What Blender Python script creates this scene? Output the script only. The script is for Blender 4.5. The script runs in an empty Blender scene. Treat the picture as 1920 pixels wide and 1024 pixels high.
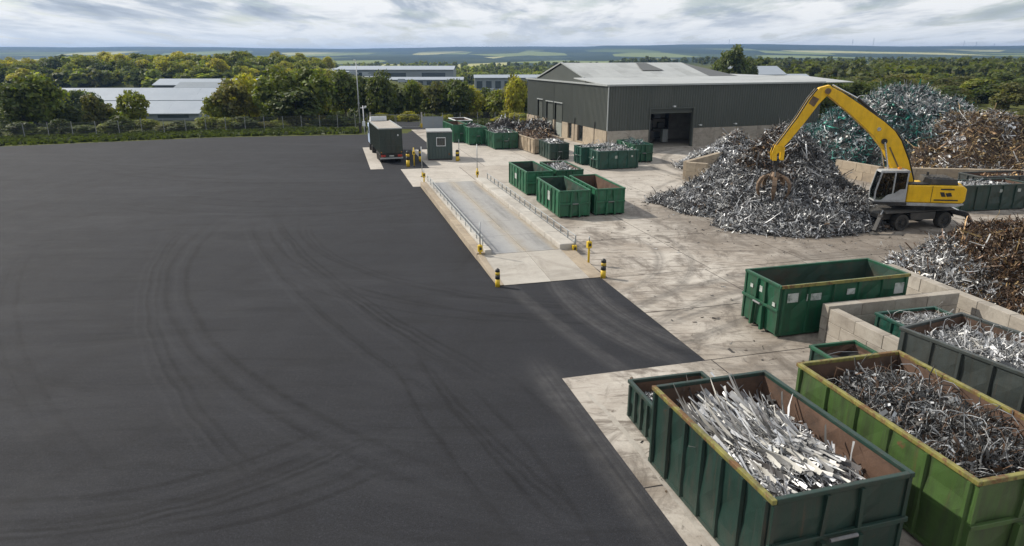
import bpy, math, random
import numpy as np
from mathutils import Vector, Matrix

sc = bpy.context.scene
col = sc.collection
R = math.radians

# ------------------------------------------------------------------ camera
cam_d = bpy.data.cameras.new('camera')
cam_d.sensor_width = 36.0
cam_d.lens = 24.0
cam_d.clip_start = 0.3
cam_d.clip_end = 40000
cam = bpy.data.objects.new('camera', cam_d)
col.objects.link(cam)
cam.location = (0, 0, 12)
cam.rotation_euler = (R(90 - 17.68), 0, 0)
sc.camera = cam

# ------------------------------------------------------------------ light
SUN_AZ = -66.0     # degrees from the view axis, negative = to the left
SUN_EL = 38.0
w = bpy.data.worlds.new('World')
sc.world = w
w.use_nodes = True
nt = w.node_tree
nt.nodes.clear()


def N(tree, typ, **kw):
    n = tree.nodes.new(typ)
    for k, v in kw.items():
        if k.startswith('i_'):
            key = k[2:]
            n.inputs[int(key) if key.isdigit() else key].default_value = v
        else:
            setattr(n, k, v)
    return n


def ramp(tree, src, stops, interp='LINEAR'):
    n = tree.nodes.new('ShaderNodeValToRGB')
    n.color_ramp.interpolation = interp
    e = n.color_ramp.elements
    while len(e) < len(stops):
        e.new(0.5)
    for el, (p, c) in zip(e, stops):
        el.position = p
        el.color = (c, c, c, 1) if isinstance(c, (int, float)) else (*c, 1)
    tree.links.new(src, n.inputs[0])
    return n.outputs[0]


def mathn(tree, op, a, b=None, c=None, clamp=False):
    n = tree.nodes.new('ShaderNodeMath')
    n.operation = op
    n.use_clamp = clamp
    for i, v in enumerate((a, b, c)):
        if v is None:
            continue
        if isinstance(v, (int, float)):
            n.inputs[i].default_value = v
        else:
            tree.links.new(v, n.inputs[i])
    return n.outputs[0]


def mixc(tree, fac, a, b, mode='MIX'):
    n = tree.nodes.new('ShaderNodeMix')
    n.data_type = 'RGBA'
    n.blend_type = mode
    for i, v in ((0, fac), (6, a), (7, b)):
        if isinstance(v, (int, float)):
            n.inputs[i].default_value = v
        elif isinstance(v, tuple):
            n.inputs[i].default_value = (*v, 1)
        else:
            tree.links.new(v, n.inputs[i])
    return n.outputs[2]


sky = N(nt, 'ShaderNodeTexSky', sky_type='NISHITA', sun_disc=False)
sky.sun_elevation = R(SUN_EL)
sky.sun_rotation = R(SUN_AZ)
sky.air_density = 1.0
sky.dust_density = 0.7
tc = N(nt, 'ShaderNodeTexCoord')
sep = N(nt, 'ShaderNodeSeparateXYZ')
nt.links.new(tc.outputs['Generated'], sep.inputs[0])
zz = mathn(nt, 'ADD', mathn(nt, 'MAXIMUM', sep.outputs[2], 0.0), 0.085)
cmb = N(nt, 'ShaderNodeCombineXYZ')
nt.links.new(mathn(nt, 'MULTIPLY', mathn(nt, 'DIVIDE', sep.outputs[0], zz), 1.15), cmb.inputs[0])
nt.links.new(mathn(nt, 'MULTIPLY', mathn(nt, 'DIVIDE', sep.outputs[1], zz), 0.5), cmb.inputs[1])
cn = N(nt, 'ShaderNodeTexNoise', i_Scale=1.15, i_Detail=9.0, i_Roughness=0.60, i_Distortion=0.25)
nt.links.new(cmb.outputs[0], cn.inputs['Vector'])
cn2 = N(nt, 'ShaderNodeTexNoise', i_Scale=1.3, i_Detail=10.0, i_Roughness=0.58, i_Distortion=0.3)
vm_ = N(nt, 'ShaderNodeVectorMath', operation='ADD')
vm_.inputs[1].default_value = (13.1, 4.7, 0)
nt.links.new(cmb.outputs[0], vm_.inputs[0])
nt.links.new(vm_.outputs[0], cn2.inputs['Vector'])
cover = ramp(nt, cn.outputs['Fac'], [(0.36, 0.40), (0.48, 0.97)])
shade = ramp(nt, cn2.outputs['Fac'], [(0.44, (10.2, 10.2, 10.1)), (0.52, (8.0, 8.2, 8.4)), (0.58, (5.4, 5.9, 6.6)), (0.69, (3.6, 4.1, 4.9))])
# thin bright veil low over the horizon
low = ramp(nt, sep.outputs[2], [(0.0, 1.0), (0.02, 0.75), (0.055, 0.0)])
shade = mixc(nt, mathn(nt, 'MULTIPLY', low, 0.9), shade, (10.2, 10.3, 10.2))
cover = mathn(nt, 'MAXIMUM', cover, mathn(nt, 'MULTIPLY', low, 0.85))
bg = N(nt, 'ShaderNodeBackground', i_Strength=0.10)
nt.links.new(mixc(nt, cover, sky.outputs[0], shade), bg.inputs[0])
wo = N(nt, 'ShaderNodeOutputWorld')
nt.links.new(bg.outputs[0], wo.inputs[0])

sun_d = bpy.data.lights.new('sun', 'SUN')
sun_d.energy = 5.0
sun_d.angle = R(1.2)
sun_d.color = (1.0, 0.93, 0.82)
sun = bpy.data.objects.new('sun', sun_d)
col.objects.link(sun)
sv = Vector((math.sin(R(SUN_AZ)) * math.cos(R(SUN_EL)), math.cos(R(SUN_AZ)) * math.cos(R(SUN_EL)), math.sin(R(SUN_EL))))
sun.rotation_euler = sv.to_track_quat('Z', 'Y').to_euler()

vs = sc.view_settings
vs.view_transform = 'Standard'
vs.look = 'None'
vs.exposure = 0.0
vs.gamma = 1.0
vs.use_curve_mapping = False
sc.cycles.max_bounces = 4
sc.cycles.diffuse_bounces = 3
sc.cycles.glossy_bounces = 2
sc.cycles.transparent_max_bounces = 8
sc.cycles.volume_bounces = 0

rng = np.random.default_rng(7)
random.seed(7)

# ------------------------------------------------------------------ helpers


class MB:
    """collects polygons; build() links them as one mesh object"""

    def __init__(s):
        s.v = []
        s.f = []
        s.m = []

    def add(s, verts, faces, mi=0):
        o = len(s.v)
        s.v += [tuple(map(float, p)) for p in verts]
        s.f += [tuple(i + o for i in f) for f in faces]
        s.m += [mi] * len(faces)
        return s

    def box(s, x0, x1, y0, y1, z0, z1, mi=0):
        v = [(x0, y0, z0), (x1, y0, z0), (x1, y1, z0), (x0, y1, z0), (x0, y0, z1), (x1, y0, z1), (x1, y1, z1), (x0, y1, z1)]
        return s.add(v, [(0, 3, 2, 1), (4, 5, 6, 7), (0, 1, 5, 4), (1, 2, 6, 5), (2, 3, 7, 6), (3, 0, 4, 7)], mi)

    def bar(s, a, b, wd, ht, mi=0, up=(0, 0, 1)):
        """box beam from a to b"""
        a, b = Vector(a), Vector(b)
        d = (b - a).normalized()
        u = Vector(up)
        if abs(d.dot(u)) > 0.98:
            u = Vector((1, 0, 0))
        x = d.cross(u).normalized()
        z = x.cross(d).normalized()
        v = []
        for p in (a, b):
            for sx, sz in ((-1, -1), (1, -1), (1, 1), (-1, 1)):
                v.append(p + x * (sx * wd / 2) + z * (sz * ht / 2))
        return s.add(v, [(0, 1, 2, 3), (7, 6, 5, 4), (0, 4, 5, 1), (1, 5, 6, 2), (2, 6, 7, 3), (3, 7, 4, 0)], mi)

    def tube(s, pts, r, n=8, mi=0, cap=True):
        pts = [Vector(p) for p in pts]
        rs = r if isinstance(r, (list, tuple)) else [r] * len(pts)
        v, f = [], []
        px = None
        for i, p in enumerate(pts):
            d = (pts[min(i + 1, len(pts) - 1)] - pts[max(i - 1, 0)]).normalized()
            ref = px if px is not None else (Vector((0, 0, 1)) if abs(d.z) < 0.9 else Vector((1, 0, 0)))
            x = (ref - d * ref.dot(d)).normalized()
            px = x
            y = d.cross(x)
            for k in range(n):
                a = 2 * math.pi * k / n
                v.append(p + (x * math.cos(a) + y * math.sin(a)) * rs[i])
        for i in range(len(pts) - 1):
            for k in range(n):
                a, b = i * n + k, i * n + (k + 1) % n
                f.append((a, b, b + n, a + n))
        if cap:
            f.append(tuple(reversed(range(n))))
            f.append(tuple(range((len(pts) - 1) * n, len(pts) * n)))
        return s.add(v, f, mi)

    def prism(s, poly, y0, y1, mi=0, axis='y'):
        """poly of (x,z) swept along y (or (x,y) swept along z)"""
        n = len(poly)
        if axis == 'y':
            v = [(x, y0, z) for x, z in poly] + [(x, y1, z) for x, z in poly]
        else:
            v = [(x, y, y0) for x, y in poly] + [(x, y, y1) for x, y in poly]
        f = [tuple(range(n)), tuple(reversed(range(n, 2 * n)))]
        f += [(i + n, (i + 1) % n + n, (i + 1) % n, i) for i in range(n)]
        return s.add(v, f, mi)

    def grid(s, o, du, dv, nu, nv, fn=None, mi=0):
        """grid of nu x nv quads from o; fn(i,j) gives an offset vector"""
        o, du, dv = Vector(o), Vector(du), Vector(dv)
        v = []
        for j in range(nv + 1):
            for i in range(nu + 1):
                p = o + du * (i / nu) + dv * (j / nv)
                if fn:
                    p = p + Vector(fn(i, j))
                v.append(p)
        f = [(j * (nu + 1) + i, j * (nu + 1) + i + 1, (j + 1) * (nu + 1) + i + 1, (j + 1) * (nu + 1) + i) for j in range(nv) for i in range(nu)]
        return s.add(v, f, mi)

    def mesh(s, name):
        me = bpy.data.meshes.new(name)
        me.from_pydata(s.v, [], s.f)
        me.polygons.foreach_set('material_index', s.m)
        return me

    def build(s, name, mats, parent=None, smooth=False, bevel=0.0):
        me = s.mesh(name)
        return obj(name, me, mats, parent, smooth, bevel)


def obj(name, me, mats=None, parent=None, smooth=False, bevel=0.0):
    if mats is not None and len(me.materials) == 0:
        for m in (mats if isinstance(mats, (list, tuple)) else [mats]):
            me.materials.append(m)
    if smooth:
        me.polygons.foreach_set('use_smooth', [True] * len(me.polygons))
    me.update()
    o = bpy.data.objects.new(name, me)
    col.objects.link(o)
    if parent is not None:
        o.parent = parent
    if bevel > 0:
        b = o.modifiers.new('bevel', 'BEVEL')
        b.width = bevel
        b.segments = 2
        b.limit_method = 'ANGLE'
    return o


def tag(o, label, cat, group=None, kind=None):
    o['label'] = label
    if cat:
        o['category'] = cat
    if group:
        o['group'] = group
    if kind:
        o['kind'] = kind
    return o


def thing(name, label, cat, loc=(0, 0, 0), yaw=0.0, group=None):
    o = bpy.data.objects.new(name, None)
    o.empty_display_size = 0.3
    col.objects.link(o)
    o.location = loc
    o.rotation_euler = (0, 0, R(yaw))
    return tag(o, label, cat, group)


def struct(o):
    o['kind'] = 'structure'
    return o


def copy_tree(o, parent=None):
    c = o.copy()
    col.objects.link(c)
    c.parent = parent
    for ch in list(o.children):
        copy_tree(ch, c)
    return c


def quads_mesh(name, V, Q, C=None):
    """fast mesh from numpy vertices (n,3), quads (m,4), vertex colours (n,3)"""
    me = bpy.data.meshes.new(name)
    n, m = len(V), len(Q)
    me.vertices.add(n)
    me.vertices.foreach_set('co', np.ascontiguousarray(V, dtype=np.float32).ravel())
    me.loops.add(m * 4)
    me.loops.foreach_set('vertex_index', np.ascontiguousarray(Q, dtype=np.int32).ravel())
    me.polygons.add(m)
    me.polygons.foreach_set('loop_start', np.arange(0, m * 4, 4, dtype=np.int32))
    me.polygons.foreach_set('loop_total', np.full(m, 4, dtype=np.int32))
    if C is not None:
        a = me.color_attributes.new('Col', 'FLOAT_COLOR', 'POINT')
        a.data.foreach_set('color', np.concatenate([C, np.ones((n, 1))], 1).astype(np.float32).ravel())
    me.update(calc_edges=True)
    return me


def rotmats(n, r, tilt=None):
    """random rotations; tilt limits the lean of local z away from world z"""
    a = r.uniform(0, 2 * np.pi, n)
    if tilt is None:
        b = np.arccos(r.uniform(-1, 1, n))
    else:
        b = np.abs(r.normal(0, tilt, n))
    g = r.uniform(0, 2 * np.pi, n)
    ca, sa, cb, sb, cg, sg = np.cos(a), np.sin(a), np.cos(b), np.sin(b), np.cos(g), np.sin(g)
    M = np.empty((n, 3, 3))
    M[:, 0, 0] = ca * cb * cg - sa * sg
    M[:, 0, 1] = -ca * cb * sg - sa * cg
    M[:, 0, 2] = ca * sb
    M[:, 1, 0] = sa * cb * cg + ca * sg
    M[:, 1, 1] = -sa * cb * sg + ca * cg
    M[:, 1, 2] = sa * sb
    M[:, 2, 0] = -sb * cg
    M[:, 2, 1] = sb * sg
    M[:, 2, 2] = cb
    return M


def instance_quads(parts):
    """parts: list of (V0,Q0,M,pos,colours) -> merged V,Q,C"""
    Vs, Qs, Cs, off = [], [], [], 0
    for V0, Q0, M, pos, c in parts:
        n = len(pos)
        V = np.einsum('nij,kj->nki', M, V0) + pos[:, None, :]
        k = len(V0)
        Q = Q0[None] + (np.arange(n) * k)[:, None, None] + off
        Vs.append(V.reshape(-1, 3))
        Qs.append(Q.reshape(-1, 4))
        Cs.append(np.repeat(c, k, axis=0))
        off += n * k
    return np.concatenate(Vs), np.concatenate(Qs), np.concatenate(Cs)


# ------------------------------------------------------------------ materials
def newmat(name):
    m = bpy.data.materials.new(name)
    m.use_nodes = True
    t = m.node_tree
    b = t.nodes['Principled BSDF']
    return m, t, b


def coords(t, kind='object'):
    if kind == 'world':
        g = N(t, 'ShaderNodeNewGeometry')
        return g.outputs['Position']
    c = N(t, 'ShaderNodeTexCoord')
    oi = N(t, 'ShaderNodeObjectInfo')
    va = N(t, 'ShaderNodeVectorMath', operation='MULTIPLY_ADD')
    t.links.new(oi.outputs['Random'], va.inputs[0])
    va.inputs[1].default_value = (37, 91, 53)
    t.links.new(c.outputs['Object'], va.inputs[2])
    return va.outputs[0]


def noise(t, co, scale, detail=5, rough=0.6, stretch=None, dist=0.0):
    if stretch:
        mp = N(t, 'ShaderNodeMapping')
        mp.inputs['Scale'].default_value = stretch
        t.links.new(co, mp.inputs[0])
        co = mp.outputs[0]
    n = N(t, 'ShaderNodeTexNoise', i_Scale=scale, i_Detail=detail, i_Roughness=rough, i_Distortion=dist)
    t.links.new(co, n.inputs['Vector'])
    return n.outputs['Fac']


def sc3(c, k):
    return tuple(min(1, x * k) for x in c)


def bumpn(t, b, h, strength, dist=0.02):
    n = N(t, 'ShaderNodeBump', i_Strength=strength, i_Distance=dist)
    t.links.new(h, n.inputs['Height'])
    t.links.new(n.outputs[0], b.inputs['Normal'])


def plain(name, c, rough=0.6, metal=0.0, var=0.25, scale=3.0, bump=0.15, kind='object', dirt=None, dirt_amt=0.45, streak=None):
    m, t, b = newmat(name)
    co = coords(t, kind)
    n1 = noise(t, co, scale)
    cc = mixc(t, n1, sc3(c, 1 - var), sc3(c, 1 + var))
    if dirt:
        n2 = noise(t, co, scale * 0.35, 7, 0.7, streak)
        msk = ramp(t, n2, [(0.48, 0.0), (0.70, dirt_amt)])
        cc = mixc(t, msk, cc, dirt)
    t.links.new(cc, b.inputs['Base Color'])
    n3 = noise(t, co, scale * 9, 3)
    rr = mathn(t, 'MULTIPLY_ADD', n1, 0.3, rough - 0.15, clamp=True)
    t.links.new(rr, b.inputs['Roughness'])
    b.inputs['Metallic'].default_value = metal
    if bump:
        bumpn(t, b, n3, bump)
    return m


def paint(name, c, rust=0.30, scuff=0.25, rough=0.42, streak=0.65):
    """weathered enamel on steel: fading, streaks, rust blooms, pale scuffs"""
    m, t, b = newmat(name)
    co = coords(t)
    n1 = noise(t, co, 1.1, 6, 0.65)
    cc = mixc(t, n1, sc3(c, 0.62), sc3(c, 1.45))
    st = noise(t, co, 3.2, 6, 0.7, (1, 1, 0.12))
    cc = mixc(t, ramp(t, st, [(0.46, 0.0), (0.68, streak)]), cc, (0.035, 0.034, 0.028))
    rn = noise(t, co, 1.7, 9, 0.72, None, 0.4)
    k = 0.72 - 0.22 * rust
    rmask = ramp(t, rn, [(k, 0.0), (k + 0.07, 0.85)])
    rcol = mixc(t, noise(t, co, 14, 4), (0.05, 0.022, 0.012), (0.20, 0.085, 0.035))
    cc = mixc(t, rmask, cc, rcol)
    rr2 = noise(t, co, 5.5, 6, 0.7, (1, 1, 0.07))
    cc = mixc(t, ramp(t, rr2, [(0.60, 0.0), (0.72, 0.5 * min(1.0, rust * 3))]), cc, (0.11, 0.06, 0.035))
    sn = noise(t, co, 2.6, 8, 0.75, (1, 1, 1.7), 0.2)
    k2 = 0.74 - 0.20 * scuff
    smask = ramp(t, sn, [(k2, 0.0), (k2 + 0.04, 0.7)])
    cc = mixc(t, smask, cc, (0.42, 0.44, 0.41))
    t.links.new(cc, b.inputs['Base Color'])
    rr = mathn(t, 'MULTIPLY_ADD', rmask, 0.4, rough, clamp=True)
    t.links.new(mathn(t, 'MULTIPLY_ADD', n1, 0.2, mathn(t, 'SUBTRACT', rr, 0.1)), b.inputs['Roughness'])
    hh = mathn(t, 'ADD', mathn(t, 'MULTIPLY', noise(t, co, 0.9, 2), 2.0), mathn(t, 'MULTIPLY', noise(t, co, 22, 3), 0.15))
    bumpn(t, b, hh, 0.5, 0.06)
    return m


def vcol(name, rough=0.45, metal=0.6, var=0.3, transl=0.0):
    m, t, b = newmat(name)
    a = N(t, 'ShaderNodeAttribute', attribute_name='Col')
    g = N(t, 'ShaderNodeNewGeometry')
    n1 = noise(t, g.outputs['Position'], 5.0, 4)
    cc = mixc(t, 1.0, a.outputs['Color'], mixc(t, n1, (1 - var,) * 3, (1 + var,) * 3), 'MULTIPLY')
    t.links.new(cc, b.inputs['Base Color'])
    b.inputs['Roughness'].default_value = rough
    b.inputs['Metallic'].default_value = metal
    return m


def leafmat(name, c1, c2):
    m, t, b = newmat(name)
    oi = N(t, 'ShaderNodeObjectInfo')
    a = N(t, 'ShaderNodeAttribute', attribute_name='Col')
    base = mixc(t, oi.outputs['Random'], c1, c2)
    cc = mixc(t, 1.0, base, a.outputs['Color'], 'MULTIPLY')
    t.links.new(cc, b.inputs['Base Color'])
    b.inputs['Roughness'].default_value = 0.65
    tr = N(t, 'ShaderNodeBsdfTranslucent')
    t.links.new(mixc(t, 1.0, cc, (1.3, 1.25, 0.6), 'MULTIPLY'), tr.inputs[0])
    mx = N(t, 'ShaderNodeMixShader', i_0=0.45)
    t.links.new(b.outputs[0], mx.inputs[1])
    t.links.new(tr.outputs[0], mx.inputs[2])
    t.links.new(mx.outputs[0], t.nodes['Material Output'].inputs[0])
    return m


def arc_mask(t, pos, arcs):
    """sum of tyre-track bands: circle centre, radius, half gauge, width, patch centre, patch radius, strength"""
    tot = None
    wob = noise(t, pos, 0.35, 3)
    fine = ramp(t, noise(t, pos, 1.4, 8, 0.75), [(0.32, 0.25), (0.62, 1.0)])
    for cx, cy, r, gg, wd, mx, my, mr, stg in arcs:
        d = N(t, 'ShaderNodeVectorMath', operation='DISTANCE')
        t.links.new(pos, d.inputs[0])
        d.inputs[1].default_value = (cx, cy, 0)
        e = mathn(t, 'SUBTRACT', mathn(t, 'MULTIPLY_ADD', wob, 0.5, d.outputs['Value']), r + 0.25)
        e = mathn(t, 'ABSOLUTE', e)
        if gg > 0:
            e = mathn(t, 'ABSOLUTE', mathn(t, 'SUBTRACT', e, gg))
        q = N(t, 'ShaderNodeMapRange', interpolation_type='SMOOTHSTEP')
        t.links.new(e, q.inputs[0])
        q.inputs[1].default_value = wd
        q.inputs[2].default_value = wd * 0.2
        d2 = N(t, 'ShaderNodeVectorMath', operation='DISTANCE')
        t.links.new(pos, d2.inputs[0])
        d2.inputs[1].default_value = (mx, my, 0)
        q2 = N(t, 'ShaderNodeMapRange', interpolation_type='SMOOTHSTEP')
        t.links.new(d2.outputs['Value'], q2.inputs[0])
        q2.inputs[1].default_value = mr
        q2.inputs[2].default_value = mr * 0.5
        n1d = N(t, 'ShaderNodeTexNoise', noise_dimensions='1D', i_Scale=5.0, i_Detail=3.0)
        t.links.new(d.outputs['Value'], n1d.inputs['W'])
        rings = ramp(t, n1d.outputs['Fac'], [(0.3, 0.45), (0.6, 1.0)])
        v = mathn(t, 'MULTIPLY', mathn(t, 'MULTIPLY', mathn(t, 'MULTIPLY', q.outputs[0], q2.outputs[0]), rings), stg)
        tot = v if tot is None else mathn(t, 'MAXIMUM', tot, v)
    return mathn(t, 'MULTIPLY', tot, fine, clamp=True)


def circle3(a, b, c):
    ax, ay = a
    bx, by = b
    cx, cy = c
    d = 2 * (ax * (by - cy) + bx * (cy - ay) + cx * (ay - by))
    ux = ((ax * ax + ay * ay) * (by - cy) + (bx * bx + by * by) * (cy - ay) + (cx * cx + cy * cy) * (ay - by)) / d
    uy = ((ax * ax + ay * ay) * (cx - bx) + (bx * bx + by * by) * (ax - cx) + (cx * cx + cy * cy) * (bx - ax)) / d
    return ux, uy, math.hypot(ax - ux, ay - uy)


def arc(a, b, c, gg=0.9, wd=0.4, stg=0.6):
    ux, uy, r = circle3(a, b, c)
    mr = max(math.hypot(a[0] - b[0], a[1] - b[1]), math.hypot(c[0] - b[0], c[1] - b[1])) * 1.25
    return (ux, uy, r, gg, wd, b[0], b[1], mr, stg)


def asphalt_mat():
    m, t, b = newmat('asphalt')
    pos = coords(t, 'world')
    big = noise(t, pos, 0.05, 5, 0.55)
    mid = noise(t, pos, 0.55, 6, 0.65)
    fine = noise(t, pos, 26, 3, 0.8)
    cc = mixc(t, big, (0.0205, 0.0215, 0.0255), (0.032, 0.033, 0.038))
    cc = mixc(t, ramp(t, mid, [(0.3, 0.0), (0.75, 0.4)]), cc, (0.043, 0.0445, 0.050))
    cc = mixc(t, ramp(t, fine, [(0.35, 0.75), (0.60, 0.0)]), cc, (0.010, 0.010, 0.011))
    cc = mixc(t, ramp(t, fine, [(0.58, 0.0), (0.74, 0.7)]), cc, (0.095, 0.096, 0.10))
    grit = noise(t, pos, 9.0, 5, 0.85)
    cc = mixc(t, ramp(t, grit, [(0.30, 0.8), (0.50, 0.0)]), cc, (0.011, 0.0115, 0.013))
    cc = mixc(t, ramp(t, grit, [(0.56, 0.0), (0.74, 0.7)]), cc, (0.075, 0.077, 0.082))
    streaks = noise(t, pos, 0.8, 8, 0.75, (0.18, 1.3, 1), 0.8)
    cc = mixc(t, ramp(t, streaks, [(0.52, 0.0), (0.66, 0.6)]), cc, (0.013, 0.0135, 0.015))
    arcs = [arc((-19.0, 51.0), (-11.6, 36.5), (-4.1, 25.7), 0.95, 0.24, 0.8),
            arc((-18.2, 51.5), (-10.6, 37.3), (-3.0, 27.0), 0.2, 0.16, 0.7),
            arc((-22.0, 49.0), (-16.0, 31.0), (-10.0, 23.5), 0.5, 0.26, 0.65),
            arc((-23.5, 47.0), (-17.2, 30.5), (-11.5, 22.0), 0.2, 0.15, 0.6),
            arc((-38, 40), (-28, 29), (-20, 24), 0.9, 0.24, 0.45),
            arc((-31, 42), (-23, 29), (-17, 22), 0.3, 0.2, 0.45),
            arc((-15, 16.0), (-10.0, 16.8), (-6.0, 20.0), 0.5, 0.2, 0.75),
            arc((-15.5, 15.0), (-9.5, 15.9), (-5.2, 19.2), 0.15, 0.13, 0.8),
            arc((-9.5, 15.2), (-6.5, 16.2), (-4.0, 18.3), 0.3, 0.18, 0.75),
            arc((-4.5, 26.2), (-2.2, 20.5), (0.5, 15.5), 0.6, 0.2, 0.7),
            arc((-3.6, 25.4), (-1.2, 20.5), (1.6, 16.0), 0.15, 0.14, 0.65),
            arc((-17, 50.0), (-8.0, 36.0), (0.5, 31.5), 0.95, 0.22, 0.65),
            arc((-15, 49.0), (-6.5, 36.5), (2.0, 32.5), 0.2, 0.16, 0.6),
            arc((-13, 38.0), (-4.0, 31.5), (4.0, 30.6), 0.5, 0.16, 0.6),
            arc((-1.0, 24.0), (1.4, 19.5), (3.2, 14.5), 0.9, 0.2, 0.6),
            arc((-30, 60), (-17, 57), (-7, 62), 0.95, 0.3, 0.55),
            arc((-34, 57), (-20, 53), (-8, 57), 0.6, 0.26, 0.5),
            arc((-45, 76), (-28, 68), (-12, 70), 0.95, 0.4, 0.5),
            arc((-55, 85), (-36, 77), (-18, 80), 0.9, 0.4, 0.5),
            arc((-26, 22), (-20, 17.5), (-14, 15), 0.5, 0.22, 0.55),
            arc((-3, 56), (-1.5, 47), (-2.2, 38), 0.95, 0.2, 0.5)]
    cc = mixc(t, mathn(t, 'MULTIPLY', arc_mask(t, pos, arcs), 1.15, clamp=True), cc, (0.007, 0.0072, 0.0085))
    lite = arc_mask(t, pos, [(a_[0], a_[1], a_[2] + 0.55, a_[3], a_[4] * 0.8, a_[5], a_[6], a_[7], 0.20) for a_ in arcs[:8]])
    cc = mixc(t, lite, cc, (0.062, 0.063, 0.066))
    sweep = noise(t, pos, 0.22, 7, 0.7, (1.0, 0.35, 1), 1.2)
    cc = mixc(t, ramp(t, sweep, [(0.45, 0.0), (0.70, 0.45)]), cc, (0.014, 0.014, 0.015))
    dust = noise(t, pos, 0.12, 8, 0.75, (0.4, 1.6, 1), 0.6)
    cc = mixc(t, ramp(t, dust, [(0.50, 0.0), (0.75, 0.35)]), cc, (0.066, 0.067, 0.071))
    pale = arc_mask(t, pos, [arc((3.2, 37), (4.4, 31), (7.5, 26), 0.9, 0.7, 0.6), arc((1.0, 36), (3.4, 30), (6.0, 24.6), 1.3, 0.6, 0.45),
                             arc((1.0, 25.5), (2.6, 20), (4.0, 15), 0.0, 0.9, 0.55)])
    cc = mixc(t, pale, cc, (0.11, 0.105, 0.10))
    cc = mixc(t, 1.0, cc, (0.82, 0.84, 0.90), 'MULTIPLY')
    t.links.new(cc, b.inputs['Base Color'])
    t.links.new(ramp(t, mid, [(0.2, 0.80), (0.8, 0.95)]), b.inputs['Roughness'])
    b.inputs['Specular IOR Level'].default_value = 0.25
    bumpn(t, b, fine, 0.7, 0.02)
    return m


def concrete_mat(name, c, stain=0.6, world=True):
    m, t, b = newmat(name)
    pos = coords(t, 'world' if world else 'object')
    oi = N(t, 'ShaderNodeObjectInfo')
    big = noise(t, pos, 0.16, 7, 0.65, None, 0.6)
    wear = None
    if world:
        dw = N(t, 'ShaderNodeVectorMath', operation='DISTANCE')
        t.links.new(pos, dw.inputs[0])
        dw.inputs[1].default_value = (-6, 82, 0)
        qw = N(t, 'ShaderNodeMapRange', interpolation_type='SMOOTHSTEP')
        t.links.new(dw.outputs['Value'], qw.inputs[0])
        qw.inputs[1].default_value = 14
        qw.inputs[2].default_value = 42
        qw.inputs[3].default_value = 0.25
        qw.inputs[4].default_value = 1.0
        wear = qw.outputs[0]
    wm = (lambda v: mathn(t, 'MULTIPLY', v, wear)) if world else (lambda v: v)
    mid = noise(t, pos, 1.1, 8, 0.7, None, 0.4)
    fine = noise(t, pos, 18, 4, 0.7)
    cc = mixc(t, mid, sc3(c, 0.80), sc3(c, 1.16))
    cc = mixc(t, oi.outputs['Random'], cc, mixc(t, 1.0, cc, (0.86, 0.84, 0.82), 'MULTIPLY'))
    cc = mixc(t, wm(ramp(t, big, [(0.40, 0.0), (0.62, stain)])), cc, (0.20, 0.163, 0.127))
    blot = noise(t, pos, 0.5, 9, 0.75, (1.0, 0.55, 1), 0.8)
    cc = mixc(t, wm(ramp(t, blot, [(0.48, 0.0), (0.62, stain)])), cc, (0.105, 0.087, 0.071))
    smear = noise(t, pos, 0.9, 9, 0.72, (0.35, 1.5, 1), 1.5)
    cc = mixc(t, wm(ramp(t, smear, [(0.50, 0.0), (0.64, stain)])), cc, (0.125, 0.103, 0.084))
    if world:
        speck = noise(t, pos, 6.0, 6, 0.8, None, 0.5)
        cc = mixc(t, ramp(t, speck, [(0.58, 0.0), (0.70, 0.7)]), cc, (0.07, 0.06, 0.05))
        arcs = [arc((7.5, 32), (13, 36), (24, 38), 0.95, 0.55, 0.75), arc((8.5, 29.5), (13, 33), (21, 40), 0.95, 0.5, 0.7),
                arc((7, 34), (9.6, 38.5), (9.5, 46), 0.95, 0.45, 0.65), arc((22, 92), (17, 80), (19, 70), 1.0, 0.7, 0.85),
                arc((19, 70), (14, 62), (12, 48), 1.0, 0.5, 0.55), arc((20, 40), (27, 42), (38, 44), 1.2, 0.8, 0.8),
                arc((4.9, 21), (5.5, 16.5), (6.2, 13), 0, 0.7, 0.6), arc((9, 26), (13, 27.5), (10.5, 33), 0.9, 0.4, 0.6)]
        cc = mixc(t, arc_mask(t, pos, arcs), cc, (0.055, 0.05, 0.045))
        # muddy run-off round the scrap heaps and bays
        for (mx, my, r0, r1) in ((20, 50, 6, 13), (30, 46, 2, 12), (27, 38, 5, 12), (15, 22, 3, 8), (46, 72, 6, 22)):
            d2 = N(t, 'ShaderNodeVectorMath', operation='DISTANCE')
            t.links.new(pos, d2.inputs[0])
            d2.inputs[1].default_value = (mx, my, 0)
            q2 = N(t, 'ShaderNodeMapRange', interpolation_type='SMOOTHSTEP')
            t.links.new(d2.outputs['Value'], q2.inputs[0])
            q2.inputs[1].default_value = r1
            q2.inputs[2].default_value = r0
            k = mathn(t, 'MULTIPLY', q2.outputs[0], ramp(t, mid, [(0.3, 0.15), (0.65, 0.75)]))
            cc = mixc(t, k, cc, (0.13, 0.108, 0.088))
    cc = mixc(t, ramp(t, fine, [(0.3, 0.30), (0.55, 0.0)]), cc, sc3(c, 0.5))
    t.links.new(cc, b.inputs['Base Color'])
    b.inputs['Roughness'].default_value = 0.85
    bumpn(t, b, mathn(t, 'ADD', fine, mathn(t, 'MULTIPLY', mid, 2.0)), 0.3, 0.012)
    return m


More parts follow.
